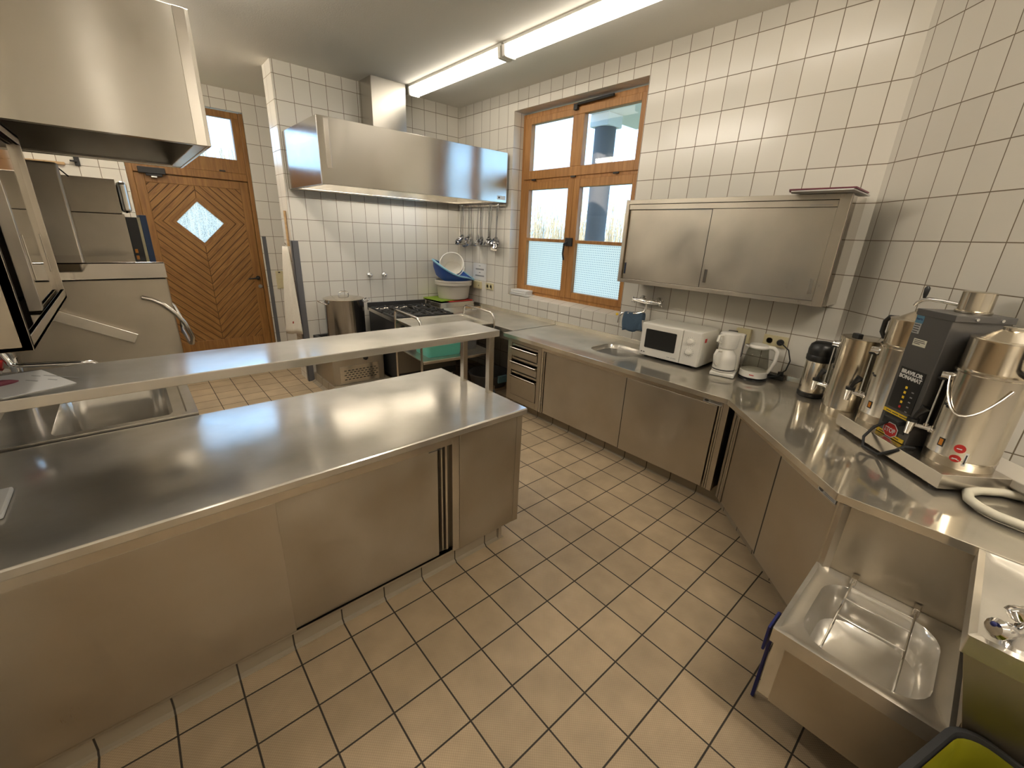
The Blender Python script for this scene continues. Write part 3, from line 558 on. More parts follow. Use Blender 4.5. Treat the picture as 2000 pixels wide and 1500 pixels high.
for k, (p, q, dx) in enumerate(((.335, .73, -.055), (.81, 1.31, -.018))):
    m = MB(); m.box(cx+dx-.012, cx+dx, p, q, za+.03, zb-.03); d_ = m.build('sliding_door', 'mirror', t, bevel=.001)
    m = MB(); m.box(cx+dx, cx+dx+.003, q-.05, q-.04, za+.11, za+.25) if k else m.box(cx+dx, cx+dx+.003, p+.04, p+.05, za+.11, za+.25); m.build('handle', 'trim', d_, bevel=.001)
    if k:
        MB().box(cx+dx, cx+dx+.003, p+.03, p+.04, za+.12, za+.26).build('handle', 'trim', d_, bevel=.001)
        MB().box(cx+dx-.03, cx+dx+.001, p-.03, p, za+.03, zb-.03).build('edge_profile', 'trim', d_, bevel=.001)
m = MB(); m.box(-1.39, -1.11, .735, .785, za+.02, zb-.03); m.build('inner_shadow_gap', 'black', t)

# ------------------------------------------------------------------ extractor hoods
def hood(name, label, x0, x1, y0, y1, z0, z1, lip, duct=None, plate=False):
    t = thing(name, label, 'extractor hood', ((x0+x1)/2, (y0+y1)/2, z0))
    th = .012
    m = MB(); m.box(x0, x1, y0, y0+th, z0, z1); m.build('front_panel', 'hood', t, bevel=.002)
    m = MB(); m.box(x0, x0+th, y0+th, y1, z0, z1); m.build('left_panel', 'hoods', t, bevel=.002)
    m = MB(); m.box(x1-th, x1, y0+th, y1, z0, z1); m.build('right_panel', 'hoods', t, bevel=.002)
    m = MB(); m.box(x0+th, x1-th, y0+th, y1, z1-th, z1).box(x0+th, x1-th, y1-th, y1, z0, z1-th); m.build('cover', 'hood', t)
    m = MB(); g = .05
    m.box(x0+th, x1-th, y0+th, y0+th+g, z0+.004, z0+.016).box(x0+th, x1-th, y1-th-g, y1-th, z0+.004, z0+.016).box(x0+th, x0+th+g, y0+th+g, y1-th-g, z0+.004, z0+.016).box(x1-th-g, x1-th, y0+th+g, y1-th-g, z0+.004, z0+.016)
    m.build('drip_channel', lip, t, bevel=.002)
    m = MB(); k = 5
    for i in range(k):
        a = x0+.08+(x1-x0-.16)*i/k; b_ = x0+.08+(x1-x0-.16)*(i+1)/k-.01; m.box(a, b_, y0+.10, y1-.10, z0+.435, z0+.455)
    m.build('grease_filters', 'dark_steel', t)
    if duct: MB().box(*duct).build('duct', 'hood', t, bevel=.002)
    return t
h1 = hood('extractor_hood', 'long stainless extractor hood on the far tiled wall above the gas range', .506, 2.50, 2.685, YF, 1.998, 2.495, 'trim', (1.29, 1.66, 3.363, YF, 2.495, H))
m = MB(); m.box(2.36, 2.475, 2.6835, 2.685, 2.025, 2.065); p_ = m.build('maker_plate', 'paper', h1)
m = MB(); m.extr([(2.385+.012*math.cos(a)*1.1, 2.045+.010*math.sin(a)) for a in [i*PI/8 for i in range(16)]], 'y', 2.6828, 2.6835); m.build('emblem', 'ink', h1)
m = MB(); m.box(.56, .60, 2.683, 2.6855, 2.12, 2.48); m.build('edge_strip', 'trim', h1, bevel=.002)
for xx in (1.15, 1.95):  # unseen strip lamps added to brighten the wall under the hood
    m = MB(); m.box(xx-.36, xx+.36, 3.20, 3.36, 2.40, 2.425); hl = m.build('added_hood_lamp', lampmat(8.0), h1, bevel=.004)
h2 = hood('extractor_hood', 'big stainless extractor hood hanging over the dishwasher at the upper left', -1.416, -.42, 1.405, 2.665, 2.0, 2.525, 'trim')
m = MB(); m.box(-.478, -.435, 1.4025, 1.405, 2.0, 2.525); m.build('edge_strip', 'trim', h2, bevel=.002)

# ------------------------------------------------------------------ dishwasher
t = thing('dishwasher', 'hood-type stainless dishwasher with a bent tube handle at the left', 'dishwasher', (-1.04, 2.2, 0))
xa, xb, ya, yb = -1.405, -.672, 1.90, 2.50
m = MB(); m.box(xa+.01, xb-.03, ya+.02, yb-.02, .12, .84); m.build('base', 'front', t, bevel=.003)
m = MB(); m.box(xa, xb, ya, yb, .84, 1.352); m.build('hood', 'frontd', t, bevel=.006)
m = MB(); m.loft([[(xa, ya-.004, 1.357), (xb+.004, ya-.004, 1.357), (xb+.004, yb, 1.357), (xa, yb, 1.357)], [(xa, ya-.004, 1.436), (xb+.004, ya-.004, 1.436), (xb+.004, yb, 1.436), (xa, yb, 1.436)], [(xa, ya, 1.442), (xb, ya, 1.442), (xb, yb-.002, 1.442), (xa, yb-.002, 1.442)]]); m.build('hood_cap', 'mirror', t, bevel=.002)
for px, py in ((-1.34, 1.95), (-.74, 1.95), (-1.34, 2.45), (-.74, 2.45)): MB().cyl((px, py, 0), (px, py, .12), .022).build('foot', 'trim', t, smooth=True)
m = MB(); m.loft([[(x, yq, z) for x, z in ((-1.21, 1.210), (-1.13, 1.208), (-.852, 1.056), (-.878, 1.008), (-1.155, 1.158), (-1.21, 1.165))] for yq in (1.872, 1.90)]); m.build('lever_cover', 'trim', t, bevel=.002)
m = MB(); m.tube([(-.80, 1.885, 1.256), (-.76, 1.882, 1.243), (-.713, 1.882, 1.211), (-.665, 1.884, 1.15), (-.638, 1.885, 1.103), (-.612, 1.89, 1.01), (-.618, 1.92, .965), (-.622, 2.0, .95), (-.622, 2.40, .95), (-.618, 2.48, .965), (-.612, 2.51, 1.01), (-.638, 2.515, 1.103), (-.713, 2.518, 1.211), (-.80, 2.515, 1.256)], .012, 10); m.build('handle', 'trim', t, smooth=True)
m = MB(); m.box(-1.405, -1.020, 2.50, 2.56, 1.0, 1.948); m.build('rear_column', 'frontd', t, bevel=.012, seg=4)
# ------------------------------------------------------------------ tall machine behind
t = thing('machine_housing', 'tall steel machine housing with black and blue side strips behind the dishwasher', 'machine', (-1.08, 2.95, 0))
MB().box(-1.41, -.78, 2.62, 3.25, 0.05, 1.688).build('lower_housing', 'frontd', t, bevel=.002)
MB().box(-1.41, -.788, 2.62, 3.20, 1.69, 1.893).build('upper_housing', 'frontd', t, bevel=.003)
MB().box(-.786, -.735, 2.63, 3.20, 1.70, 1.885).build('side_cover', 'hood', t, bevel=.02, seg=4)
MB().box(-.779, -.724, 2.622, 3.20, .3, 1.672).build('black_strip', 'black', t)
MB().box(-.723, -.708, 2.618, 3.20, .3, 1.672).build('pale_strip', 'cream', t)
MB().box(-.707, -.674, 2.620, 3.20, .3, 1.688).build('blue_strip', 'blue_strip', t, bevel=.001)
MB().box(-.770, -.755, 2.616, 2.622, 1.45, 1.475).build('latch', 'amber', t)
for px, py in ((-1.36, 2.68), (-.83, 2.68), (-1.36, 3.18), (-.83, 3.18)): MB().cyl((px, py, 0), (px, py, .05), .02).build('foot', 'trim', t)
m = MB(); m.tube([(-1.028, 2.60, 1.93), (-.99, 2.60, 1.885)], .004, 6); m.build('cable', 'rubber', t)
t = thing('coat_rail', 'wooden coat rail with a black hook on the back wall left of the door', 'coat rail', (-1.2, YD, 2.13))
MB().box(-1.40, -1.10, YD-.03, YD, 2.125, 2.15).build('rail', 'wood_pale', t, bevel=.003)
m = MB(); m.box(-1.03, -.99, YD-.02, YD, 2.13, 2.21).box(-1.06, -1.01, YD-.05, YD-.02, 2.16, 2.175); m.build('hook', 'iron', t, bevel=.003)
# ------------------------------------------------------------------ right-hand worktop, upstand and base cabinets
ZC = .78; zb_ = .745
m = MB()
m.box(1.765, XW, .985, 1.80, zb_, ZC)
m.loft([[(2.145+.38*1.0*0+x_, y_, zb_) for x_, y_ in ()] or rr(2.1453, .7825, .7606, .405, .001, zb_, 6), rr(2.1453, .7825, .7606, .405, .001, ZC, 6), rr(2.17, .785, .36, .37, .11, ZC, 6), rr(2.17, .785, .352, .362, .108, zb_, 6)], cap0=False, cap1=False)
e1 = dw(1.03, 0)
m.prism([(1.765, .58), (1.767, -.323), (1.075, -1.034), (1.072, -3.19), (e1.x, -3.19), (e1.x, e1.y), (XW, -.6075), (XW, .58)], zb_, ZC)
wt = m.build('worktop', 'topw', bevel=.002); tag(wt, 'angled stainless worktop running under the window and round the right corner', 'worktop')
m = MB(); m.loft([rr(2.17, .785, .352, .362, .108, ZC-.004, 6), rr(2.17, .785, .33, .34, .10, ZC-.03, 6), rr(2.17, .785, .30, .31, .09, ZC-.15, 6), rr(2.17, .785, .22, .23, .07, ZC-.17, 6)], cap0=False); m.build('basin', 'top', wt, smooth=True)
m = MB(); m.box(XW-.014, XW-.001, -.60, 1.826, ZC, .815); d_ = dw(.006, .001), dw(1.02, .001), dw(1.02, .014), dw(.006, .014); m.prism([(p.x, p.y) for p in d_], ZC, .815); m.build('upstand', 'topw', wt, bevel=.0015)
t = thing('corner_worktop', 'narrower steel worktop section in the far right corner beyond the seam', 'worktop', (2.2, 2.74, 0))
MB().box(1.906, XW-.002, 1.826, YF-.002, .738, .778).build('top', 'topw', t, bevel=.002)
m = MB(); m.box(XW-.014, XW-.001, 1.83, YF-.003, .778, .815).box(1.96, XW-.014, YF-.014, YF-.003, .778, .815); m.build('upstand', 'topw', t)
m = MB(); m.box(1.925, 1.94, 1.84, 3.6, .66, .738); m.build('apron', 'frontd', t)
for px, py in ((1.95, 1.87), (2.45, 1.87), (1.95, 3.58), (2.45, 3.58)): MB().box(px-.02, px+.02, py-.02, py+.02, 0, .738).build('leg', 'trim', t)
# drawer unit
t = thing('drawer_cabinet', 'steel cabinet with three drawers at the left end of the right worktop', 'cabinet', (2.1, 1.54, .12))
m = MB(); m.box(1.825, 2.50, 1.312, 1.762, .125, .744); m.build('carcass', 'dark_steel', t)
m = MB(); m.box(1.80, 1.83, 1.708, 1.765, .12, .744).box(1.80, 1.83, 1.31, 1.353, .12, .744).box(1.80, 1.83, 1.353, 1.708, .70, .744).box(1.80, 1.83, 1.353, 1.708, .12, .182)
m.build('face_frame', 'front', t, bevel=.0015)
for za, zb in ((.578, .664), (.437, .525), (.186, .388)):
    m = MB(); m.extr([(1.830, za), (1.796, za), (1.796, zb-.028), (1.778, zb-.004), (1.778, zb), (1.830, zb)], 'y', 1.358, 1.703)
    dd_ = m.build('drawer', 'front', t, bevel=.0015)
    m = MB(); m.extr([(1.777, zb-.004), (1.7945, zb-.0275), (1.795, zb-.030), (1.775, zb-.006)], 'y', 1.358, 1.703); m.build('grip_lip', 'trim', dd_)
m = MB(); 
for zz in (.682, .552, .411): m.box(1.806, 1.83, 1.353, 1.708, zz-.008, zz+.008)
m.build('drawer_rails', 'trim', t, bevel=.001)
# sliding door unit under the window
t = thing('base_cabinet', 'steel base cabinet with two sliding doors under the worktop sink', 'cabinet', (2.1, .5, .12))
MB().box(1.83, 2.50, -.325, 1.306, .125, .744).build('carcass', 'dark_steel', t)
m = MB(); m.box(1.797, 1.83, -.265, 1.306, .706, .744); m.build('header_rail', 'trim', t, bevel=.0015)
m = MB(); m.box(1.806, 1.816, .418, 1.255, .122, .706); m.build('sliding_door', 'front', t, bevel=.0015)
m = MB(); m.box(1.797, 1.806, -.258, .410, .125, .706); dq_ = m.build('sliding_door', 'front', t, bevel=.0015); MB().box(1.800, 1.806, .4105, .4175, .125, .704).build('seam_strip', 'black', dq_)
m = MB(); m.box(1.80, 1.83, 1.282, 1.306, .12, .744).box(1.804, 1.82, 1.265, 1.277, .12, .70); m.build('door_track', 'trim', t, bevel=.001)
m = MB(); m.box(1.802, 1.83, -.276, -.266, .12, .744).box(1.802, 1.83, -.290, -.280, .12, .744).box(1.797, 1.83, -.328, -.294, .12, .744); m.build('corner_post', 'front', t, bevel=.0015)
m = MB(); m.box(1.795, 1.797, -.285, -.165, .712, .738); mp_ = m.build('maker_plate', 'label_grey', t)
RW = Matrix.Rotation(-PI/2, 4, 'Z')
def emblem(parent, mtx, x, z, rx=.014, rz=.008, m_='ink'):
    mm = MB(); mm.extr([(x+rx*math.cos(i*PI/8), z+rz*math.sin(i*PI/8)) for i in range(16)], 'y', -.0006, 0)
    for v in mm.b.verts: v.co = mtx @ v.co
    return mm.build('emblem', m_, parent)
mt = T(1.7948, -.225, .725) @ RW
emblem(mp_, mt, -.038, 0); bars(mp_, mt, [(-.012, .054, .006, .0015), (-.012, .054, 0, .0015), (-.012, .054, -.006, .0015)])
# diagonal unit (frame: x along the front from the inner corner, -y out)
OE = Vector((1.767, -.323, 0))
t = thing('base_cabinet', 'steel base cabinet with two sliding doors set diagonally below the coffee machines', 'cabinet', OE, RD, local=True)
MB().box(.03, .97, .06, .60, .125, .744).build('carcass', 'dark_steel', t)
MB().box(.05, .985, .033, .06, .710, .744).build('header_rail', 'trim', t, bevel=.0015)
m = MB(); m.box(.11, .565, .045, .055, .122, .710); m.build('sliding_door', 'front', t, bevel=.0015)
m = MB(); m.box(.58, .980, .033, .043, .124, .710); m.build('sliding_door', 'front', t, bevel=.0015)
MB().box(.566, .579, .036, .056, .125, .71).build('seam_strip', 'black', t)
m = MB(); m.box(.03, .055, .04, .06, .12, .744).box(.062, .078, .042, .06, .12, .744).box(.085, .105, .04, .06, .12, .744); m.build('corner_post', 'front', t, bevel=.0015)
m = MB(); m.box(.986, 1.018, .03, .06, .12, .744); m.build('end_post', 'front', t, bevel=.0015)
m = MB(); m.box(.865, .975, .030, .033, .717, .741); mp_ = m.build('maker_plate', 'label_grey', t)
mt = T(.92, .0298, .729); emblem(mp_, mt, -.036, 0); bars(mp_, mt, [(-.012, .05, .006, .0015), (-.012, .05, 0, .0015), (-.012, .05, -.006, .0015)])
# panel behind the low sink
t = thing('back_panel', 'plain steel panel below the worktop behind the low sink', 'panel', (1.1, -1.25, .14))
MB().box(1.092, 1.12, -1.075, -3.0, .14, .744).build('sheet', 'frontd', t, bevel=.001)
MB().box(1.085, 1.12, -1.040, -1.072, .14, .744).build('stile', 'front', t, bevel=.0015)

# ------------------------------------------------------------------ low sink with grid, hand basin
t = thing('bucket_sink', 'low stainless bucket sink with a hinged rod grid at the lower right', 'sink', (.84, -1.255, .14))
cx, cy = .84, -1.262; w_, d_ = .50, .444; n_ = 6
R = [rr(cx+.01, cy, w_-.02, d_-.02, .004, .14, n_), rr(cx+.01, cy, w_-.02, d_-.02, .004, .395, n_), rr(cx, cy, w_, d_, .004, .395, n_), rr(cx, cy, w_, d_, .004, .45, n_), rr(cx, cy, w_-.03, d_-.03, .01, .452, n_), rr(cx, cy, w_-.06, d_-.05, .035, .442, n_), rr(cx, cy, w_-.10, d_-.11, .10, .440, n_), rr(cx, cy, w_-.115, d_-.125, .10, .428, n_), rr(cx, cy, w_-.16, d_-.16, .10, .31, n_), rr(cx, cy, w_-.24, d_-.24, .08, .285, n_)]
m = MB(); m.loft(R, cap0=True); m.build('bowl', 'top', t, smooth=True)
m = MB(); m.box(.5985, .600, -1.485+.014, -1.089, .145, .39); m.build('apron_panel', 'frontd', t)
for yy_ in (-1.168, -1.350): 
    m = MB(); m.box(1.048, 1.085, yy_-.010, yy_+.010, .446, .478); m.build('hinge', 'trim', t, bevel=.003)
t2 = thing('sink_grid', 'thin steel rod grid lying across the low bucket sink', 'grid', (.84, -1.26, .455))
m = MB()
for yy_ in (-1.168, -1.350): m.tube([(1.07, yy_, .470), (1.04, yy_, .463), (.64, yy_, .457), (.625, yy_, .454)], .0038, 8)
for xx in (1.01, .93, .82): m.tube([(xx, -1.168, .461), (xx, -1.350, .461)], .003, 8)
m.build('rods', 'chrome', t2, smooth=True)
t = thing('hand_basin', 'stainless hand basin beside the low sink at the right edge', 'basin', (.82, -1.68, .3))
cx, cy, w_, d_ = .822, -1.70, .496, .57
R = [rr(cx, cy, w_, d_, .004, .725, n_), rr(cx, cy, w_, d_, .004, .780, n_), rr(cx, cy, w_-.03, d_-.03, .008, .783, n_), rr(cx, cy, w_-.06, d_-.06, .02, .772, n_), rr(cx+.05, cy-.03, w_-.20, d_-.20, .10, .770, n_), rr(cx+.05, cy-.03, w_-.215, d_-.215, .10, .762, n_), rr(cx+.05, cy-.03, w_-.25, d_-.25, .10, .66, n_), rr(cx+.05, cy-.03, w_-.33, d_-.33, .06, .64, n_)]
m = MB(); m.loft(R, cap0=False); m.build('bowl', 'top', t, smooth=True)
m = MB(); m.loft([[(xx, -1.422, .725), (xx, -1.97, .725), (xx, -1.90, .30), (xx, -1.535, .30)] for xx in (.580, .592)]); m.build('apron', 'frontd', t, bevel=.001)
m = MB(); m.box(.60, 1.06, -1.49, -1.478, .47, .725); m.build('side_panel', 'frontd', t)
t = thing('basin_tap', 'chrome two-handle tap on the hand basin at the right edge', 'tap', (.64, -1.50, .775))
m = MB(); m.lathe([(.03, .772), (.028, .79), (.022, .80), (.020, .835), (.012, .85)], .635, -1.498, 20); m.tube([(.64, -1.498, .81), (.72, -1.53, .86), (.78, -1.56, .85), (.80, -1.57, .82)], [.014, .012, .011, .010], 10); m.build('body', 'chrome', t, smooth=True)
for a, (hx, hy, hz) in enumerate(((.553, -1.442, .842), (.648, -1.472, .868))):
    m = MB(); p0 = Vector((.635, -1.498, .815)); p1 = Vector((hx, hy, hz)); m.tube([p0, p0.lerp(p1, .4), p0.lerp(p1, .55), p0.lerp(p1, .9), p1], [.012, .012, .020, .024, .016], 14); o = m.build('handle', 'chrome', t, smooth=True)
    if a == 0:
        m = MB(); q = p1+(p1-p0).normalized()*.0; m.sphere(q+Vector((-.004, .004, .012)), .006, 6); m.build('cold_mark', 'navy', o, smooth=True)
t = thing('blue_wiper', 'blue plastic edge sticking out at the left of the low sink', 'wiper', (.62, -1.02, 0))
m = MB(); m.box(.60, .70, -1.033, -1.024, .33, .435); m.build('blade', 'navy', t, bevel=.003)
m = MB(); m.box(.70, .72, -1.034, -1.022, 0, .42); m.build('holder', 'navy', t, bevel=.003)

# ------------------------------------------------------------------ bin with yellow bag
t = thing('waste_bin', 'dark grey waste bin lined with a yellow-green bag at the bottom right corner', 'bin', (.322, -1.600, 0), -.30, local=True)
R = [rr(0, 0, .33, .30, .05, 0, 6), rr(0, 0, .40, .37, .06, .50, 6), rr(0, 0, .435, .405, .07, .50, 6), rr(0, 0, .44, .41, .07, .525, 6), rr(0, 0, .41, .38, .06, .53, 6), rr(0, 0, .40, .37, .06, .515, 6), rr(0, 0, .345, .315, .05, .02, 6)]
m = MB(); m.loft(R); m.build('body', 'rubber', t, smooth=True)
m = MB(); rings = []
for k, (s_, z) in enumerate(((.396, .522), (.388, .50), (.375, .43), (.36, .33), (.34, .20), (.30, .10))):
    P = rr(0, 0, s_, s_-.03, min(.06, s_*.3), z, 6); rings.append([Vector(p)+Vector((random.gauss(0, .002 if k else 0), random.gauss(0, .002 if k else 0), random.gauss(0, .003 if k else 0))) for p in P])
m.loft(rings, cap0=False); m.build('liner_bag', 'bag', t, smooth=True)
m = MB(); m.box(-.225, -.16, .195, .212, .50, .534).box(-.20, -.15, .19, .2, .531, .537); m.build('torn_tape', 'paper', t, bevel=.003)

# ------------------------------------------------------------------ wall cabinet on the right wall
t = thing('wall_cabinet', 'long stainless wall cabinet with two sliding doors right of the window', 'cabinet', (2.36, .16, 1.34))
x0, ya, yb, za, zb = 2.20, -.56, .885, 1.34, 1.957
m = MB(); m.box(x0+.03, XW-.002, ya, yb, za, zb); m.build('carcass', 'mirror', t, bevel=.001)
m = MB(); m.box(x0, x0+.03, ya, ya+.055, za, zb).box(x0, x0+.03, yb-.03, yb, za, zb).box(x0, x0+.03, ya+.055, yb-.03, zb-.03, zb).box(x0, x0+.03, ya+.055, yb-.03, za, za+.028); m.build('face_frame', 'front', t, bevel=.0015)
m = MB(); m.box(x0+.004, x0+.03, ya+.057, yb-.032, zb-.068, zb-.033); fp = m.build('top_rail', 'front', t, bevel=.001)
d1_ = MB().box(x0+.020, x0+.029, .18, yb-.034, za+.029, zb-.072).build('sliding_door', 'front', t, bevel=.001)
d2_ = MB().box(x0+.010, x0+.019, ya+.058, .197, za+.029, zb-.070).build('sliding_door', 'front', t, bevel=.001)
MB().box(x0+.0095, x0+.0195, .1975, .2005, za+.03, zb-.07).build('seam_strip', 'black', d2_)  # black strip draws in the seam's shade between the doors
for o, yy_, xx in ((d1_, .838, .0195), (d2_, .165, .0095), (d2_, -.478, .0095)):
    m = MB(); m.box(x0+xx-.002, x0+xx, yy_-.011, yy_+.011, za+.065, za+.155); g_ = m.build('finger_pull', 'trim', o)
    m = MB(); m.loft([[(x0+xx-.0025, yy_-.008, za+.07), (x0+xx-.0025, yy_+.008, za+.07), (x0+xx-.0025, yy_+.008, za+.15), (x0+xx-.0025, yy_-.008, za+.15)], [(x0+xx-.002, yy_-.008, za+.07), (x0+xx-.002, yy_+.008, za+.07), (x0+xx-.002, yy_+.008, za+.15), (x0+xx-.002, yy_-.008, za+.15)]]); m.build('recess', 'mirror', o)
bars(fp, T(x0+.0038, -.43, zb-.058) @ RW, [(-.06, .05, 0, .003)], 'inkg')
m = MB(); m.loft([[Vector((2.06, -.30, z)), Vector((2.16, -.27, z)), Vector((2.44, -.42, z)), Vector((2.45, -.585, z)), Vector((2.32, -.59, z)), Vector((2.05, -.59, z))] for z in (1.959, 1.965)])
t = tag(m.build('folder', 'paper'), 'thin white and maroon folder lying on top of the right wall cabinet', 'folder')
m = MB(); m.loft([[Vector((2.055, -.29, z)), Vector((2.16, -.26, z)), Vector((2.40, -.36, z)), Vector((2.36, -.595, z)), Vector((2.05, -.60, z))] for z in (1.966, 1.973)]); m.build('cover', 'maroon', t)
# ------------------------------------------------------------------ things on the right worktop
# frame RWt: x to the right along the wall (world -y), y into the wall
def wthing(name, label, cat, y, x, z, group=None): return thing(name, label, cat, (x, y, z), -PI/2, group, local=True)
# wall mixer tap
t = thing('wall_tap', 'chrome wall mixer tap with cross handles above the worktop sink', 'tap', (XW, .74, 1.17), -PI/2, local=True)
m = MB()
for xx in (-.078, .078): m.lathe([(.034, 0), (.034, .006), (.020, .022), (.016, .045)], m=T(xx, 0, .012-.02*(xx > 0)*0) @ Matrix.Rotation(PI/2, 4, 'X'), n=20)
m.build('wall_flange', 'chrome', t, smooth=True)
m = MB(); m.tube([(-.105, -.06, .005), (-.06, -.062, .005), (0, -.064, .003), (.06, -.062, .005), (.105, -.06, .005)], [.014, .019, .022, .019, .014], 14); m.build('body', 'chrome', t, smooth=True)
for xx, s_ in ((-.125, -1), (.125, 1)):
    m = MB(); m.tube([(xx-.02*s_, -.06, .005), (xx+.012*s_, -.06, .005)], [.012, .016], 10)
    for a in range(4): m.tube([(xx+.006*s_, -.06, .005), (xx+.006*s_, -.06+.032*math.cos(a*PI/2+.5), .005+.032*math.sin(a*PI/2+.5))], [.008, .006], 8)
    m.build('cross_handle', 'chrome', t, smooth=True)
m = MB(); m.tube([(0, -.064, -.005), (0, -.064, -.055), (-.01, -.075, -.085), (-.045, -.12, -.098), (-.10, -.17, -.10), (-.145, -.20, -.105), (-.16, -.205, -.13), (-.163, -.205, -.19)], [.013, .011, .011, .011, .010, .010, .010, .012], 10); m.build('spout', 'chrome', t, smooth=True)
# blue cloth over the spout
m = MB(); nu, nv = 10, 14
def clothpt(i, j):
    a = i/nu; x = -.125+.115*a; yb_ = -.19+.115*a     # follows the spout
    L_ = .02+.16*abs(j-5)/(nv-5) if j > 5 else .02+.10*abs(j-5)/5
    side = -1 if j > 5 else 1
    off = .014*math.sin(min(1, abs(j-5)/1.5)*PI/2)*side
    drop = max(0, abs(j-5)-.6)/(nv-5)*(.175 if side < 0 else .15)
    return (x+off*.4*side+.006*math.sin(i*1.3+j*.5)+drop*.10*(a-.3), yb_+off+.006*math.cos(i*1.1+j*.4)*min(1, drop*12), -.088-drop+.008*math.sin(i*.9)*min(1, drop*12))
m.loft([[clothpt(i, j) for j in range(nv+1)] for i in range(nu+1)], False, False, closed=False)
ct = thing('dish_cloth', 'blue-grey dish cloth hung over the spout of the wall tap', 'cloth', (XW, .74, 1.17), -PI/2, local=True)
m.build('cloth', 'cloth_b', ct, smooth=True, solid=.003)
# microwave
t = thing('microwave', 'small white microwave oven with a dark window and two knobs', 'microwave', (2.196, .337, .78), -PI/2+.035, local=True)
w2 = .243
MB().box(-w2, w2, .012, .30, .015, .275).build('housing', 'white_enamel', t, bevel=.006, seg=3)
m = MB(); m.loft([[(-w2, .012, .015), (.10, .012, .015), (.10, .012, .275), (-w2, .012, .275)], [(-w2+.004, -.012, .019), (.098, -.012, .019), (.098, -.012, .271), (-w2+.004, -.012, .271)]]); dd_ = m.build('door', 'white_plastic', t, bevel=.004)
m = MB(); m.loft([rr(0, 0, .255, .150, .008, 0, 4), rr(0, 0, .255, .150, .008, .002, 4)])
for v in m.b.verts: v.co = T(-.072, -.012, .158) @ RX @ v.co
m.build('window', 'black', dd_)
bars(dd_, T(-.20, -.0125, .045), [(-.022, -.012, 0, .009), (-.004, .012, 0, .006)], 'ink')
bars(dd_, T(.02, -.0125, .043), [(-.02, .005, 0, .003), (.015, .022, 0, .006), (.028, .055, 0, .004)], 'inkg')
m = MB(); m.loft([[(.102, .012, .015), (w2, .012, .015), (w2, .012, .275), (.102, .012, .275)], [(.103, -.012, .019), (w2-.006, -.012, .019), (w2-.006, -.012, .271), (.103, -.012, .271)]]); cp_ = m.build('control_panel', 'white_plastic', t, bevel=.004)
for zz, r_ in ((.198, .020), (.118, .022)):
    m = MB(); m.lathe([(r_, 0), (r_*.92, .012), (r_*.8, .014)], m=T(.165, -.012, zz) @ RX, n=24); m.build('knob', 'white_plastic', cp_, smooth=True)
    m = MB()
    for k in range(14):
        a = 2*PI*k/14; c_ = Vector((.165+.033*math.cos(a), 0, zz+.033*math.sin(a))); m.box(c_.x-.001, c_.x+.001, -.0125, -.012, c_.z-.0035, c_.z+.0035)
    m.build('dial_marks', 'inkg', cp_)
m = MB(); m.box(w2, w2+.0006, .05, .085, .195, .225); m.build('red_sticker', 'red', t)
for px, py in ((-.20, .04), (.20, .04), (-.20, .27), (.20, .27)): MB().cyl((px, py, 0), (px, py, .016), .014, 12).build('foot', 'black', t)
# filter coffee maker
t = thing('coffee_maker', 'white filter coffee maker with a thermal jug beside the microwave', 'coffee maker', (2.27, -.065, .78), -PI/2+.25, local=True)
MB().box(-.075, .085, -.085, .125, 0, .028).build('base', 'white_plastic', t, bevel=.008, seg=3)
MB().box(-.070, .085, .055, .125, .028, .29).build('tower', 'white_plastic', t, bevel=.01, seg=3)
MB().box(.0855, .089, .06, .12, .13, .285).build('water_gauge', 'grey_pl', t, bevel=.001)
m = MB(); m.lathe([(.040, .185), (.058, .20), (.066, .285), (.064, .30), (.05, .308)], 0, -.01, 28); m.build('filter_holder', 'white_plastic', t, smooth=True)
m = MB(); m.box(-.03, .03, .05, .12, .29, .302); m.build('lid_tab', 'black', t, bevel=.002)
m = MB(); m.lathe([(.068, .030), (.074, .035), (.074, .11), (.068, .15), (.045, .178), (.043, .188), (.02, .192)], 0, -.015, 28); jg = m.build('thermal_jug', 'white_plastic', t, smooth=True)
m = MB(); m.lathe([(.0752, .044), (.0752, .052)], 0, -.015, 28, False, False); m.build('black_ring', 'black', jg, smooth=True)
m = MB(); m.tube([(-.03, -.055, .178), (-.05, -.095, .185), (-.058, -.112, .155), (-.052, -.105, .10), (-.04, -.085, .075)], .010, 10); m.build('jug_handle', 'white_plastic', jg, smooth=True)
m = MB(); m.tube([(-.03, -.055, .29), (-.055, -.085, .285), (-.06, -.095, .25), (-.045, -.065, .235)], .009, 10); m.build('holder_handle', 'white_plastic', t, smooth=True)
# glass kettle
t = thing('glass_kettle', 'glass electric kettle with a white base, lid and handle', 'kettle', (2.345, -.24, .78), -PI/2, local=True)
m = MB(); m.lathe([(.088, 0), (.090, .012), (.08, .018)], n=36); m.build('power_base', 'black', t, smooth=True)
m = MB(); m.lathe([(.078, .018), (.088, .024), (.086, .064), (.08, .068)], n=36); bb = m.build('heater_band', 'white_plastic', t, smooth=True)
bars(bb, T(.02, -.0865, .045), [(-.015, .015, 0, .006)], 'red')
m = MB(); m.lathe([(.083, .066), (.082, .09), (.072, .16), (.06, .225)], n=36, cap0=False, cap1=False); m.build('glass_body', 'kglass', t, smooth=True, solid=.003)
m = MB(); m.lathe([(.061, .223), (.064, .232), (.058, .246), (.02, .250)], n=36); m.build('lid', 'white_plastic', t, smooth=True)
m = MB(); m.tube([(.052, .01, .236), (.088, .015, .236), (.112, .018, .215), (.110, .018, .15), (.094, .014, .09), (.080, .01, .06)], [.014, .014, .015, .013, .012, .012], 10); m.build('handle', 'white_plastic', t, smooth=True)
m = MB(); m.tube([(-.05, 0, .222), (-.085, -.01, .228)], [.02, .010], 10); m.build('spout', 'chrome', t, smooth=True)
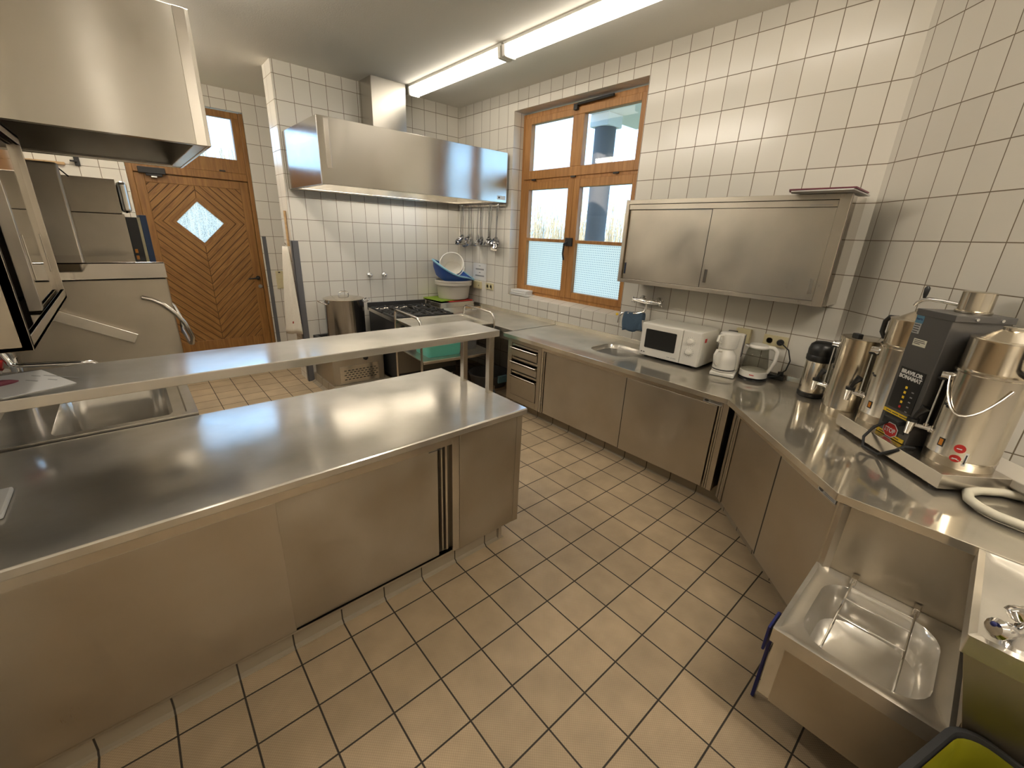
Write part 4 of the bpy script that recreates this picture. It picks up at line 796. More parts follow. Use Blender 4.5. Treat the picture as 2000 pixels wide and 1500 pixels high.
# sockets and switch on the right wall
def plate(name, label, cat, y, z, w, h, sockets=0, group=None, m_='cream', d=.012):
    t = thing(name, label, cat, (XW-.0005, y, z), -PI/2, group, local=True)
    MB().box(-w/2, w/2, -d, 0, -h/2, h/2).build('plate', m_, t, bevel=.002)
    for k in range(sockets):
        xx = (k-(sockets-1)/2)*.075*(w/.155 if sockets > 1 else 1)
        m = MB(); m.lathe([(.024, 0), (.024, .0015), (.021, .0015), (.020, -.001)], m=T(xx, -d, 0) @ RX, n=24); m.build('socket', 'cream', t, smooth=True)
        m = MB()
        for s_ in (-1, 1): m.lathe([(.0035, 0), (.0035, .001)], m=T(xx+s_*.009, -d-.0003, 0) @ RX, n=10)
        m.build('socket_hole', 'black', t)
    return t
plate('wall_socket', 'cream double wall socket with a black plug in it, right of the glass kettle', 'socket', -.278, 1.035, .155, .078, 2)
plate('switch_box', 'cream surface switch box half hidden behind the coffee maker', 'switch', -.065, 1.035, .10, .105, 0, d=.035)
m = MB(); m.lathe([(.021, 0), (.021, .02), (.014, .032)], m=T(XW-.0125, -.3155, 1.035) @ Matrix.Rotation(-PI/2, 4, 'Y'), n=20)
m.tube([(XW-.045, -.3155, 1.035), (XW-.055, -.34, 1.032), (XW-.055, -.385, 1.0), (XW-.055, -.41, .93), (XW-.06, -.40, .86), (XW-.075, -.36, .81), (XW-.10, -.31, .795), (XW-.11, -.28, .787)], .0045, 8)
tag(m.build('plug_cable', 'rubber', smooth=True), 'black plug and cable hanging from the double socket to the kettle', 'cable')
t = thing('power_strip', 'black power strip lying on the worktop against the wall behind the kettle', 'power strip', (2.49, -.30, .78))
MB().box(2.465, 2.505, -.40, -.22, .78, .812).build('strip', 'black', t, bevel=.004)
m = MB(); m.cyl((2.485, -.37, .812), (2.485, -.37, .835), .018); m.build('plug', 'rubber', t, smooth=True)
# airpot, urn, coffee machine: frame of the diagonal wall
def dthing(name, label, cat, u, w, z, group=None, rz=0.): return thing(name, label, cat, dw(u, w, z), RD+rz, group, local=True)
t = dthing('airpot', 'steel pump jug with a black lid standing left of the coffee urns', 'thermos jug', .165, .165, ZC)
m = MB(); m.lathe([(.066, 0), (.071, .006), (.071, .028), (.066, .034)], n=36); m.build('foot_ring', 'black', t, smooth=True)
m = MB(); m.lathe([(.067, .03), (.067, .226), (.064, .232)], n=36); m.build('body', 'urn', t, smooth=True)
m = MB(); m.lathe([(.066, .228), (.072, .234), (.073, .262), (.07, .268)], n=36); m.build('collar', 'black', t, smooth=True)
m = MB(); m.lathe([(.070, .266), (.071, .30), (.064, .33), (.045, .348), (.01, .353)], n=36); m.build('pump_lid', 'black', t, smooth=True)
m = MB(); m.tube([(-.066, -.02, .255), (-.08, -.02, .245), (-.079, -.02, .20)], .006, 8); m.build('carry_handle', 'black', t, smooth=True)
def faucet(t, ang, r, z, tall=.17, drip=True):
    """tap with gauge glass at the front left of an urn; ang measured from +x in the local frame"""
    c, s = math.cos(ang), math.sin(ang); R_ = Matrix(((c, -s, 0, 0), (s, c, 0, 0), (0, 0, 1, 0), (0, 0, 0, 1)))
    def P(a, b_, zz): return R_ @ Vector((a, b_, zz))
    m = MB(); m.tube([P(r-.002, 0, z), P(r+.05, 0, z)], [.013, .010], 12); m.tube([P(r, 0, z), P(r+.006, 0, z)], .018, 14); m.tube([P(r+.062, 0, z+.014), P(r+.064, 0, z-.01), P(r+.066, 0, z-.045)], [.019, .016, .012], 14)
    m.tube([P(r+.018, 0, z), P(r+.018, 0, z+.02)], .011, 10); f = m.build('tap', 'chrome', t, smooth=True)
    m = MB(); m.tube([P(r+.062, 0, z+.012), P(r+.062, 0, z+.026)], .021, 14); m.tube([P(r+.06, 0, z+.026), P(r+.054, 0, z+.05), P(r+.035, 0, z+.085)], [.009, .010, .018], 10); m.build('tap_lever', 'black', f, smooth=True)
    m = MB(); m.tube([P(r+.018, 0, z+.02), P(r+.018, 0, z+.02+tall)], .008, 12); m.build('gauge_glass', 'kglass', t, smooth=True)
    m = MB(); m.tube([P(r+.018, .010, z+.02), P(r+.018, .010, z+.02+tall)], .003, 6); m.build('gauge_rod', 'white_plastic', t, smooth=True)
    m = MB(); m.tube([P(r-.004, 0, z+.03+tall), P(r+.03, 0, z+.03+tall)], [.020, .018], 14); m.tube([P(r+.018, 0, z+.015+tall), P(r+.018, 0, z+.045+tall)], .015, 12); m.build('gauge_cap', 'chrome', t, smooth=True)
    m = MB(); m.tube([P(r+.018, 0, z+.012+tall), P(r+.018, 0, z+.020+tall)], .019, 14); m.build('gauge_ring', 'black', t, smooth=True)
def badge(t, a, r, z):
    m = MB(); k = 7
    for i in range(k):
        b0, b1 = a+(i-k/2)*.045, a+(i+1-k/2)*.045; dz = .006*(1 if i > 2 else 0)-.003
        m.loft([[(rr_*math.cos(b), rr_*math.sin(b), z-.005-dz), (rr_*math.cos(b), rr_*math.sin(b), z+.005-dz)] for b, rr_ in ((b0, r+.001), (b1, r+.001))], False, False, closed=False)
    m.build('badge', 'black', t)
def curved(t, name, m_, a0, a1, r, z0, z1, parent=None, off=.0012, n=8):
    m = MB(); m.loft([[((r+off)*math.cos(a0+(a1-a0)*i/n), (r+off)*math.sin(a0+(a1-a0)*i/n), z) for i in range(n+1)] for z in (z0, z1)], False, False, closed=False); return m.build(name, m_, parent or t)
FR = -PI/2-.30     # towards the viewer, a little left
t = dthing('coffee_urn', 'flat-lidded steel coffee urn with tap standing between the airpot and the machine', 'urn', .465, .165, ZC)
m = MB(); m.lathe([(.098, 0), (.100, .003), (.100, .046), (.101, .048), (.101, .051), (.100, .053), (.100, .43), (.103, .436), (.103, .444), (.094, .446)], n=48); m.build('body', 'urn', t, smooth=True)
m = MB(); m.lathe([(.093, .438), (.092, .446), (.088, .442)], n=48); m.build('lid', 'mirror', t, smooth=True)
m = MB(); m.box(-.022, .022, -.055, -.025, .441, .466); m.build('lid_grip', 'black', t, bevel=.004)
faucet(t, FR-.62, .100, .14, .215); badge(t, FR-.02, .100, .27)
m = MB(); m.tube([(-.104, .01, .39), (-.125, 0, .36), (-.128, -.02, .33)], .004, 8); m.build('bail', 'trim', t, smooth=True)
# coffee machine
t = dthing('coffee_machine', 'grey coffee brewing column on a long steel tray, with a swivel spout on top', 'coffee machine', .955, .17, ZC)
u0 = .955
def lx(u): return u-u0
MB().box(lx(.655), lx(1.268), -.148, .135, .018, .080).build('tray', 'trim', t, bevel=.002)
for px in (-.27, .27):
    for py in (-.12, .11): MB().cyl((px, py, 0), (px, py, .018), .014, 12).build('foot', 'black', t)
MB().box(lx(.850), lx(1.022), -.10, .125, .080, .64).build('column', 'grey_metal', t, bevel=.003)
MB().box(lx(.846), lx(1.030), -.102, .130, .634, .660).build('top_plate', 'grey_metal', t, bevel=.002)
for uu in (-.02, .075): MB().cyl((lx(1.030), uu, .647), (lx(1.034), uu, .647), .006, 10).build('screw', 'chrome', t)
MB().box(lx(.870), lx(.998), -.1025, -.10, .215, .405).build('control_panel', 'black', t)
FY = -.1032
text('BRAVILOR', .0235, T(lx(.9335), FY, .386) @ RX, 'paper', t, 'lettering', .0008, sx=1.02)
text('BONAMAT', .0235, T(lx(.9335), FY, .364) @ RX, 'paper', t, 'lettering', .0008, sx=1.02)
for k in range(5): MB().box(lx(.933)-.0055, lx(.933)+.0055, FY-.001, FY, .322-k*.0225-.0055, .322-k*.0225+.0055).build('button', 'amber' if 0 else ('red' if k == 4 else 'yellow'), t)
bars(t, T(lx(.965), FY, .31), [(0, .012, -.0225*k, .005) for k in range(5)], 'inkg', 'panel_marks')
MB().box(lx(.857), lx(1.010), FY-.001, FY+.003, .186, .202).build('yellow_strip', 'yellow', t)
MB().box(lx(.857), lx(1.010), FY-.001, FY+.003, .083, .099).build('yellow_strip', 'yellow', t)
for zz in (.194, .091): bars(t, T(lx(.933), FY-.001, zz), [(-.06, -.03, 0, .004), (-.025, .01, 0, .004), (.015, .055, 0, .004)], 'ink', 'strip_print')
m = MB(); m.loft([[(lx(.872), -.101, .18), (lx(1.0), -.101, .18), (lx(1.0), -.101, .122), (lx(.955), -.101, .115), (lx(.872), -.101, .135)], [(lx(.872), -.104, .18), (lx(1.0), -.104, .18), (lx(1.0), -.104, .122), (lx(.955), -.104, .115), (lx(.872), -.104, .135)]]); m.build('outlet_cover', 'black', t)
m = MB(); m.extr([(-.101, .180), (-.128, .176), (-.122, .155), (-.101, .158)], 'x', lx(.895), lx(.985)); m.build('drip_guard', 'rubber', t, bevel=.004)
m = MB(); m.extr([(lx(.931)+.043*math.cos(PI/8+k*PI/4), .115+.036*math.sin(PI/8+k*PI/4)) for k in range(8)], 'y', FY-.002, FY); m.build('stop_border', 'paper', t)
m = MB(); m.extr([(lx(.931)+.039*math.cos(PI/8+k*PI/4), .115+.032*math.sin(PI/8+k*PI/4)) for k in range(8)], 'y', FY-.003, FY-.001); m.build('stop_sign', 'red', t)
text('STOP', .031, T(lx(.931), FY-.0034, .113) @ RX, 'paper', t, 'lettering', .0005, sx=.80)
MB().box(lx(.855), lx(.893), -.1015, -.10, .60, .632).build('blue_label', 'label_blue', t)
m = MB(); m.box(lx(.855), lx(.890), -.1015, -.10, .555, .599); lb = m.build('grey_label', 'label_grey', t)
bars(t, T(lx(.872), -.1016, .577), [(-.014, .014, .015, .004), (-.014, .012, .005, .004), (-.014, .014, -.005, .004), (-.014, .010, -.015, .004)], 'ink', 'label_print')
text('hartz', .0155, T(lx(.874), -.1016, .618) @ RX, 'navy', t, 'lettering')
MB().box(lx(.880), lx(.945), -.1015, -.10, .505, .535).build('cream_label', 'label_cream', t)
bars(t, T(lx(.912), -.1016, .522), [(-.028, .024, .007, .003), (-.028, .028, 0, .003), (-.028, .004, -.007, .003)], 'ink', 'label_print')
m = MB(); m.lathe([(.056, 0), (.058, .004), (.058, .010), (.052, .013), (.052, .085), (.048, .088)], lx(.938), .04, 40)
for v in m.b.verts: v.co.z += .660
m.build('swivel_pot', 'urn', t, smooth=True)
m = MB(); m.tube([(lx(.886), .04, .685), (lx(.80), .03, .690), (lx(.745), .022, .690), (lx(.715), .018, .684), (lx(.692), .015, .666), (lx(.685), .014, .652)], [.009, .009, .009, .009, .008, .007], 10); m.build('swivel_spout', 'chrome', t, smooth=True)
m = MB(); m.tube([(lx(.716), .018, .690), (lx(.716), .018, .708), (lx(.716), .018, .735), (lx(.716), .018, .745)], [.005, .009, .011, .005], 10); m.build('spout_knob', 'black', t, smooth=True)
# two containers with filter cups standing on the tray
def container(u, w, label, hand, r=.108, stickers=False):
    t = dthing('coffee_container', label, 'coffee container', u, w, ZC+.080, 'coffee containers on the machine tray')
    m = MB(); m.lathe([(r-.002, 0), (r, .003), (r, .036), (r+.0015, .038), (r+.0015, .042), (r, .044), (r, .375), (r+.004, .380), (r+.004, .388), (r-.004, .39)], n=48); m.build('body', 'urn', t, smooth=True)
    m = MB(); m.lathe([(r-.006, .388), (r-.004, .392), (r-.004, .505), (r-.001, .512), (r-.008, .515)], n=48); cup = m.build('filter_cup', 'urn', t, smooth=True)
    m = MB(); m.lathe([(r-.012, .512), (r-.03, .518), (.035, .548), (.03, .55), (.03, .560), (.026, .562)], n=40); m.build('cup_lid', 'urn', t, smooth=True)
    a = hand; c, s = math.cos(a), math.sin(a)
    m = MB(); m.tube([(c*(r-.01), s*(r-.01), .505), (c*(r+.028), s*(r+.028), .502), (c*(r+.042), s*(r+.042), .48), (c*(r+.042), s*(r+.042), .425), (c*(r+.025), s*(r+.025), .402), (c*(r-.006), s*(r-.006), .410)], .011, 10); m.build('cup_handle', 'black', cup, smooth=True)
    faucet(t, FR-.52, r, .105, .205); badge(t, FR+.12, r, .235)
    curved(t, 'switch', 'black', FR+.36, FR+.56, r, .072, .108); curved(t, 'switch_lamp', 'amber', FR+.40, FR+.52, r, .077, .103, off=.002)
    if stickers:
        for aa, zz, hh in ((FR+1.02, .088, .024), (FR+1.0, .045, .020)):
            m = MB(); n_ = 14; m.loft([[((r+.0015)*math.cos(aa+k_*.16*math.cos(2*PI*i/n_)), (r+.0015)*math.sin(aa+k_*.16*math.cos(2*PI*i/n_)), zz+k_*hh*.75*math.sin(2*PI*i/n_)) for i in range(n_)] for k_ in (1, .02)], False, False); m.build('red_sticker', 'red', t)
            curved(t, 'sticker_print', 'paper', aa-.08, aa+.06, r, zz-.003, zz+.001, off=.0024)
        curved(t, 'white_label', 'paper', FR+1.20, FR+1.30, r, .022, .078); curved(t, 'label_print', 'ink', FR+1.23, FR+1.27, r, .030, .070, off=.002)
        m = MB(); pts = []
        for i in range(13):
            b_ = FR-.30+(1.95)*i/12; rr_ = r+.006; pts.append((rr_*math.cos(b_), rr_*math.sin(b_), .345-.13*math.sin(PI*i/12)))
        m.tube(pts, .004, 8); m.build('bail', 'trim', t, smooth=True)
    return t
container(.738, .152, 'steel coffee container with filter cup on the left side of the machine tray', PI+.25)
container(1.140, .155, 'steel coffee container with red stickers, at the right end of the machine tray', -.15, stickers=True)
m = MB(); m.tube([dw(.905, .275, .925), dw(.885, .31, .885), dw(.89, .345, .835), dw(.92, .36, .80), dw(.985, .335, .792), dw(1.05, .322, .85), dw(1.055, .30, .871), dw(1.06, .26, .868)], .0065, 8)
tag(m.build('machine_cable', 'rubber', smooth=True), 'black cable looping over the front edge of the machine tray', 'cable')
m = MB(); m.tube([(1.60, -1.60, .80), (1.60, -1.52, .80), (1.575, -1.45, .80), (1.52, -1.392, .80), (1.46, -1.362, .80), (1.40, -1.368, .80), (1.358, -1.395, .80), (1.328, -1.44, .80), (1.315, -1.52, .80), (1.31, -1.66, .80), (1.31, -1.9, .80)], .017, 12)
h_ = tag(m.build('hose', 'hose', smooth=True), 'cream rubber hose curled on the worktop at the right edge', 'hose')
t = thing('pipe_casing', 'pale sloped pipe casing along the wall right of the coffee machine', 'casing', dw(1.45, .03, .87), RD, local=True)
m = MB(); m.extr([(0.028, -.085), (-.03, -.04), (-.03, -.01), (.028, .028)], 'x', -.30, -.02); m.build('casing', 'tub', t, bevel=.003)
# ------------------------------------------------------------------ far wall: stockpot burner, pot, gas range
t = thing('stockpot_burner', 'low steel stockpot gas burner with a slotted vent plate on the tiled plinth', 'gas burner', (.82, 3.32, .10))
m = MB(); m.box(.553, 1.105, 3.05, 3.62, .10, .50); m.build('body', 'frontd', t, bevel=.003)
m = MB(); m.box(.62, 1.04, 3.046, 3.05, .105, .30); vp = m.build('vent_plate', 'hood', t, bevel=.001)
m = MB()
for r_ in range(5):
    for k in range(9): x = .665+k*.040+(.020 if r_ % 2 else 0); m.box(x, x+.024, 3.0445, 3.046, .150+r_*.024, .158+r_*.024)
m.build('vent_slots', 'black', vp)
m = MB(); m.lathe([(.026, 0), (.024, .02), (.015, .026)], m=T(.90, 3.05, .365) @ RX, n=16); m.build('knob', 'black', t, smooth=True)
m = MB(); m.box(.56, 1.10, 3.06, 3.10, .50, .54).box(.56, 1.10, 3.57, 3.61, .50, .54).box(.56, .60, 3.10, 3.57, .50, .54).box(1.06, 1.10, 3.10, 3.57, .50, .54)
for k in range(6): a = k*PI/3; m.tube([(.82+.06*math.cos(a), 3.33+.06*math.sin(a), .535), (.82+.25*math.cos(a), 3.33+.24*math.sin(a), .535)], .014, 6)
m.build('grate', 'iron', t, bevel=.004)
t = thing('stock_pot', 'tall stainless stock pot with lid and two loop handles on the low burner', 'pot', (.826, 3.32, .55))
cx, cy = .826, 3.32
m = MB(); m.lathe([(.190, .55), (.198, .556), (.198, .945), (.203, .952), (.203, .957), (.196, .958)], cx, cy, 56); m.build('body', 'pot', t, smooth=True)
m = MB(); m.lathe([(.205, .957), (.207, .962), (.19, .968), (.10, .984), (.01, .988)], cx, cy, 56); ld = m.build('lid', 'urn', t, smooth=True)
m = MB(); m.tube([(cx-.055, cy, .982), (cx-.05, cy, 1.018), (cx-.02, cy, 1.032), (cx+.02, cy, 1.032), (cx+.05, cy, 1.018), (cx+.055, cy, .982)], .006, 8); m.build('lid_handle', 'chrome', ld, smooth=True)
for s_ in (-1, 1):
    m = MB(); m.tube([(cx+s_*.196, cy-.06, .915), (cx+s_*.235, cy-.06, .93), (cx+s_*.262, cy-.035, .945), (cx+s_*.262, cy+.035, .945), (cx+s_*.235, cy+.06, .93), (cx+s_*.196, cy+.06, .915)], .0075, 8); m.build('handle', 'chrome', t, smooth=True)
# gas range, set slightly askew
t = thing('gas_range', 'black and steel gas range with cast-iron pan supports under the long hood', 'gas range', (1.535, 3.19, 0), -.09, local=True)
m = MB(); m.box(-.355, .355, -.42, .40, .12, .755); m.build('body', 'iron', t, bevel=.003)
m = MB(); m.box(-.355, .355, -.426, -.42, .66, .755); m.build('control_strip', 'front', t, bevel=.001)
m = MB(); m.box(-.35, .35, -.428, -.42, .20, .63); od = m.build('oven_door', 'dark_steel', t, bevel=.002)
m = MB(); m.tube([(-.28, -.43, .60), (-.28, -.46, .60), (.28, -.46, .60), (.28, -.43, .60)], .010, 8); m.build('door_handle', 'trim', od, smooth=True)
for k in range(5):
    m = MB(); m.lathe([(.022, 0), (.020, .02), (.012, .025)], m=T(-.28+k*.14, -.426, .705) @ RX, n=16); m.build('knob', 'black', t, smooth=True)
for px, py in ((-.33, -.38), (.33, -.38), (-.33, .36), (.33, .36)): MB().cyl((px, py, 0), (px, py, .12), .02, 10).build('foot', 'trim', t)
m = MB(); m.loft([rr(0, -.01, .725, .84, .006, .755, 4), rr(0, -.01, .725, .84, .006, .792, 4), rr(0, -.01, .70, .815, .006, .792, 4), rr(0, -.01, .68, .795, .006, .776, 4)], cap0=False); m.build('hob_top', 'trim', t)
m = MB(); m.box(-.365, .365, .395, .42, .76, .845); m.build('backsplash', 'iron', t, bevel=.004)
for gx in (-.232, 0, .232):
    for gy in (-.21, .17):
        m = MB()
        for s_ in (-1, 1):
            m.box(gx-.115, gx+.115, gy+s_*.16-.008, gy+s_*.16+.008, .79, .806); m.box(gx+s_*.108-.008, gx+s_*.108+.008, gy-.16, gy+.16, .79, .806)
        for k in range(6): a = k*PI/3+.2; m.tube([(gx+.03*math.cos(a), gy+.03*math.sin(a), .815), (gx+.085*math.cos(a), gy+.11*math.sin(a), .818), (gx+.105*math.cos(a), gy+.14*math.sin(a), .80)], [.005, .008, .009], 6)
        for s_ in (-1, 1):
            for r_ in (-1, 1): m.box(gx+s_*.10-.008, gx+s_*.10+.008, gy+r_*.15-.008, gy+r_*.15+.008, .777, .80)
        m.build('pan_support', 'iron', t)
        m = MB(); m.lathe([(.05, .777), (.05, .79), (.032, .797), (.01, .80)], gx, gy, 20); m.build('burner', 'iron', t, smooth=True)

# ------------------------------------------------------------------ serving trolley
t = thing('trolley', 'stainless serving trolley with bent tube handles in front of the gas range', 'trolley', (1.475, 2.38, 0), -.075, local=True)
hx, hy = .40, .295
for s_ in (-1, 1):
    m = MB(); m.tube([(s_*hx, hy, .14), (s_*hx, hy, .86), (s_*hx, hy-.012, .898), (s_*hx, hy-.045, .915), (s_*hx, -hy+.075, .915), (s_*hx, -hy+.03, .902), (s_*hx, -hy+.006, .875), (s_*hx, -hy, .84), (s_*hx, -hy, .14)], .0115, 12); m.build('handle_frame', 'trim', t, smooth=True)
    for q in (-1, 1):
        m = MB(); m.cyl((s_*hx-.012, q*hy, .055), (s_*hx+.012, q*hy, .055), .055, 20); m.build('castor', 'rubber', t, smooth=True)
        m = MB(); m.box(s_*hx-.02, s_*hx+.02, q*hy-.018, q*hy+.018, .105, .145); m.build('castor_fork', 'trim', t, bevel=.002)
def traymesh(z, m_, name, dep):
    m = MB(); m.loft([rr(0, 0, 2*hx-.02, 2*hy+.02, .02, z-.012, 5), rr(0, 0, 2*hx-.012, 2*hy+.026, .02, z, 5), rr(0, 0, 2*hx-.03, 2*hy+.006, .02, z, 5), rr(0, 0, 2*hx-.06, 2*hy-.03, .03, z-dep, 5)], cap0=True); return m.build(name, m_, t, smooth=True)
traymesh(.815, 'topw', 'top_tray', .035); traymesh(.525, 'topw', 'shelf', .010)
for s_ in (-1, 1): MB().box(-hx+.01, hx-.01, s_*(hy+.012)-.003, s_*(hy+.012)+.003, .495, .515).build('shelf_rail', 'trim', t)
def tub(name, m_, cx, cy, w, d, z, h, label, cat, rz=-.075, tp=.88):
    t = thing(name, label, cat, (cx, cy, z), rz, local=True)
    m = MB(); m.loft([rr(0, 0, w*tp, d*tp, .03, 0, 5), rr(0, 0, w-.012, d-.012, .035, h-.012, 5), rr(0, 0, w, d, .04, h-.012, 5), rr(0, 0, w, d, .04, h, 5), rr(0, 0, w-.02, d-.02, .035, h, 5), rr(0, 0, w*tp-.01, d*tp-.01, .03, .008, 5)]); m.build('body', m_, t, smooth=True); return t
tub('plastic_tub', 'mint', 1.37, 2.345, .40, .34, .516, .14, 'mint green plastic tub on the lower trolley shelf', 'tub')
tub('plastic_tub', 'grey_pl', 1.70, 2.40, .24, .30, .516, .17, 'dark grey plastic tub on the lower trolley shelf', 'tub')

# ------------------------------------------------------------------ corner pile: tray, boards, tubs, basin, bucket
t = thing('steel_tray', 'deep steel tray upside down in the far right corner under the cutting boards', 'tray', (2.205, 3.43, .778))
m = MB(); m.loft([rr(2.205, 3.43, .52, .44, .02, .778, 4), rr(2.205, 3.43, .51, .43, .02, .842, 4)]); m.build('shell', 'hood', t, bevel=.003)
def board(m_, cx, cy, w, d, z, rz, label):
    t = thing('cutting_board', label, 'cutting board', (cx, cy, z), rz, local=True); MB().loft([rr(0, 0, w, d, .02, 0, 4), rr(0, 0, w, d, .02, .012, 4)]).build('board', m_, t, bevel=.002)
board('redb', 2.27, 3.43, .36, .40, .843, .0, 'red plastic cutting board in the far corner under the white tubs')
board('green', 2.155, 3.45, .40, .38, .856, .12, 'green plastic cutting board in the far corner, topmost of the boards')
def roundtub(label, z):
    t = thing('round_tub', label, 'tub', (2.265, 3.41, z), 0, local=True)
    m = MB(); m.lathe([(.185, 0), (.19, .004), (.212, .165), (.214, .166), (.232, .166), (.234, .172), (.234, .192), (.230, .198), (.216, .198), (.200, .10), (.180, .006)], n=48); m.build('body', 'tub', t, smooth=True)
roundtub('grey-white round plastic tub, the lower of two nested tubs in the corner', .869); roundtub('grey-white round plastic tub nested in another below the blue basin', .899)
t = thing('wash_basin', 'blue plastic basin with light blue rim tilted on the round tubs', 'basin', (2.245, 3.41, 1.125), .05, local=True); t.rotation_euler = (.34, 0, .05)
rows = [(.20, .17, 0, 0), (.245, .205, .03, .03), (.262, .222, .085, .08)]
def bring(a, b_, z, k): return [(a*math.copysign(abs(math.cos(2*PI*i/40))**.7, math.cos(2*PI*i/40)), b_*math.copysign(abs(math.sin(2*PI*i/40))**.7, math.sin(2*PI*i/40)), z+k*(-.9)*math.cos(2*PI*i/40)*.9+.0) for i in range(40)]
m = MB(); R = [bring(.17, .14, 0.004, 0), bring(.20, .165, .006, 0), bring(.248, .205, .06, .06), bring(.262, .215, .10, .105), bring(.250, .203, .10, .105), bring(.236, .195, .065, .06), bring(.19, .155, .012, 0)]
m.loft(R); m.build('body', 'blue_b', t, smooth=True)
m = MB(); R = [bring(.262, .215, .094, .105), bring(.276, .228, .096, .11), bring(.274, .226, .110, .11), bring(.246, .200, .108, .105)]; R.append(R[0]); m.loft(R, False, False); m.build('rim', 'lblue', t, smooth=True)
bk = thing('bucket', 'white plastic bucket with a bail lying tilted in the blue basin', 'bucket', (2.215, 3.36, 1.262), 0, local=True)
bk.rotation_euler = (math.radians(62), 0, math.radians(-38))
m = MB(); m.lathe([(.110, -.10), (.114, -.096), (.142, .075), (.150, .077), (.150, .088), (.140, .088), (.134, .07), (.106, -.09)], n=44); m.build('body', 'white_plastic', bk, smooth=True)
m = MB(); m.tube([(.154*math.cos(a), -.03-.155*math.sin(a)*.98, .07+.03*math.sin(a)) for a in [PI*i/16 for i in range(17)]], .0045, 8); m.build('bail', 'white_plastic', bk, smooth=True)
m = MB(); n_ = 10; m.loft([[(.1335*math.cos(-PI/2-.5+i/n_), .1335*math.sin(-PI/2-.5+i/n_), z) for i in range(n_+1)] for z in (.01, .035)], False, False, closed=False); m.build('print', 'inkg', bk)
t = thing('brush', 'wooden-handled brush lying on the corner worktop behind the trolley handle', 'brush', (2.22, 2.98, .778), -.55, local=True)
MB().loft([rr(.03, 0, .20, .04, .015, .022, 4), rr(.03, 0, .20, .045, .02, .040, 4)]).build('handle', 'wood_pale', t, bevel=.004)
m = MB()
for i in range(9):
    for j in (-.012, .012): m.tube([(-.06+i*.016, j, .022), (-.062+i*.0165, j*1.3, 0)], .006, 6)
m.build('bristles', 'cloth_w', t)
# ------------------------------------------------------------------ utensils on a rail below the hood
t = thing('utensil_rail', 'steel rail with hooks below the right end of the far hood', 'rail', (2.47, 3.15, 1.97))
MB().box(XW-.03, XW-.022, 2.70, 3.63, 1.965, 1.985).build('rail', 'trim', t, bevel=.001)
for yy_ in (2.75, 3.15, 3.58): MB().box(XW-.024, XW-.001, yy_-.01, yy_+.01, 1.965, 1.985).build('bracket', 'trim', t)
def utensil(kind):
    """origin at the hook, hanging down; frame: x right, -y into the room"""
    nm = {'ladle': 'ladle', 'skimmer': 'skimmer', 'spoon': 'serving_spoon', 'turner': 'slotted_turner'}[kind]
    t = thing(nm, '', 'kitchen utensil', (0, 0, 0), -PI/2, 'kitchen utensils hanging on the rail', local=True)
    m = MB(); L_ = .36
    m.tube([(0, .008, -.006), (0, .006, .012), (0, -.006, .014), (0, -.010, 0), (0, -.008, -.03)], .003, 6)
    pts = [(0, -.008, -.02), (0, -.008, -.12), (0, -.010, -.28), (0, -.004, -L_)]
    for a, b_ in zip(pts, pts[1:]): m.loft([[(-.007, a[1]-.0015, a[2]), (.007, a[1]-.0015, a[2]), (.007, a[1]+.0015, a[2]), (-.007, a[1]+.0015, a[2])], [(-.006, b_[1]-.0015, b_[2]), (.006, b_[1]-.0015, b_[2]), (.006, b_[1]+.0015, b_[2]), (-.006, b_[1]+.0015, b_[2])]])
    m.build('handle', 'pot', t)
    m = MB()
    if kind == 'ladle':
        prof = [(.056*math.sin(a), -.056*math.cos(a)*.75) for a in [PI/2*i/7 for i in range(1, 8)]]; q = T(-.018, -.035, -L_-.035) @ Matrix.Rotation(-.55, 4, 'Y') @ Matrix.Rotation(.65, 4, 'X')
        m.lathe(prof+[(r_-.0025, z+.0015) for r_, z in prof[::-1]], m=q, n=28)
    elif kind in ('skimmer',):
        q = T(0, -.012, -L_-.05) @ Matrix.Rotation(1.35, 4, 'X'); m.lathe([(.02, -.012), (.045, -.006), (.058, 0), (.0585, .002), (.045, -.004), (.02, -.010)], m=q, n=28)
    elif kind == 'spoon':
        q = T(0, -.008, -L_-.045) @ Matrix.Rotation(1.45, 4, 'X') @ Matrix.Diagonal((.68, 1.25, 1, 1)); m.lathe([(.02, -.012), (.036, -.008), (.042, 0), (.043, .001), (.035, -.006), (.02, -.010)], m=q, n=24)
    else:
        m.loft([[(-.022, -.010, -L_), (.022, -.010, -L_), (.022, -.012, -L_), (-.022, -.012, -L_)], [(-.045, -.018, -L_-.03), (.042, -.018, -L_-.03), (.042, -.020, -L_-.03), (-.045, -.020, -L_-.03)], [(-.050, -.04, -L_-.125), (.042, -.04, -L_-.125), (.042, -.042, -L_-.125), (-.050, -.042, -L_-.125)]])
    hd = m.build('head', 'pot' if kind != 'turner' else 'trim', t, smooth=kind != 'turner')
    if kind in ('turner', 'skimmer'):
        m = MB()
        for i in range(3):
            for j in range(3):
                if kind == 'turner':
                    x, z = -.026+.022*i, -L_-.045-.026*j; y = -.0215-(z+L_+.03)*-.232; m.box(x-.004, x+.004, y-.0006-.003, y, z-.007, z+.007)
                else:
                    x, z = -.024+.024*i, -L_-.027-.024*j; m.lathe([(.005, 0), (.005, .004)], m=T(x, -.013-.004, z) @ RX, n=8)
        m.build('holes', 'black', hd)
    return t
protos = {}
ordn = ['first', 'second', 'third', 'fourth', 'fifth', 'sixth', 'seventh', 'eighth', 'ninth', 'tenth', 'eleventh', 'twelfth', 'thirteenth', 'fourteenth', 'fifteenth']
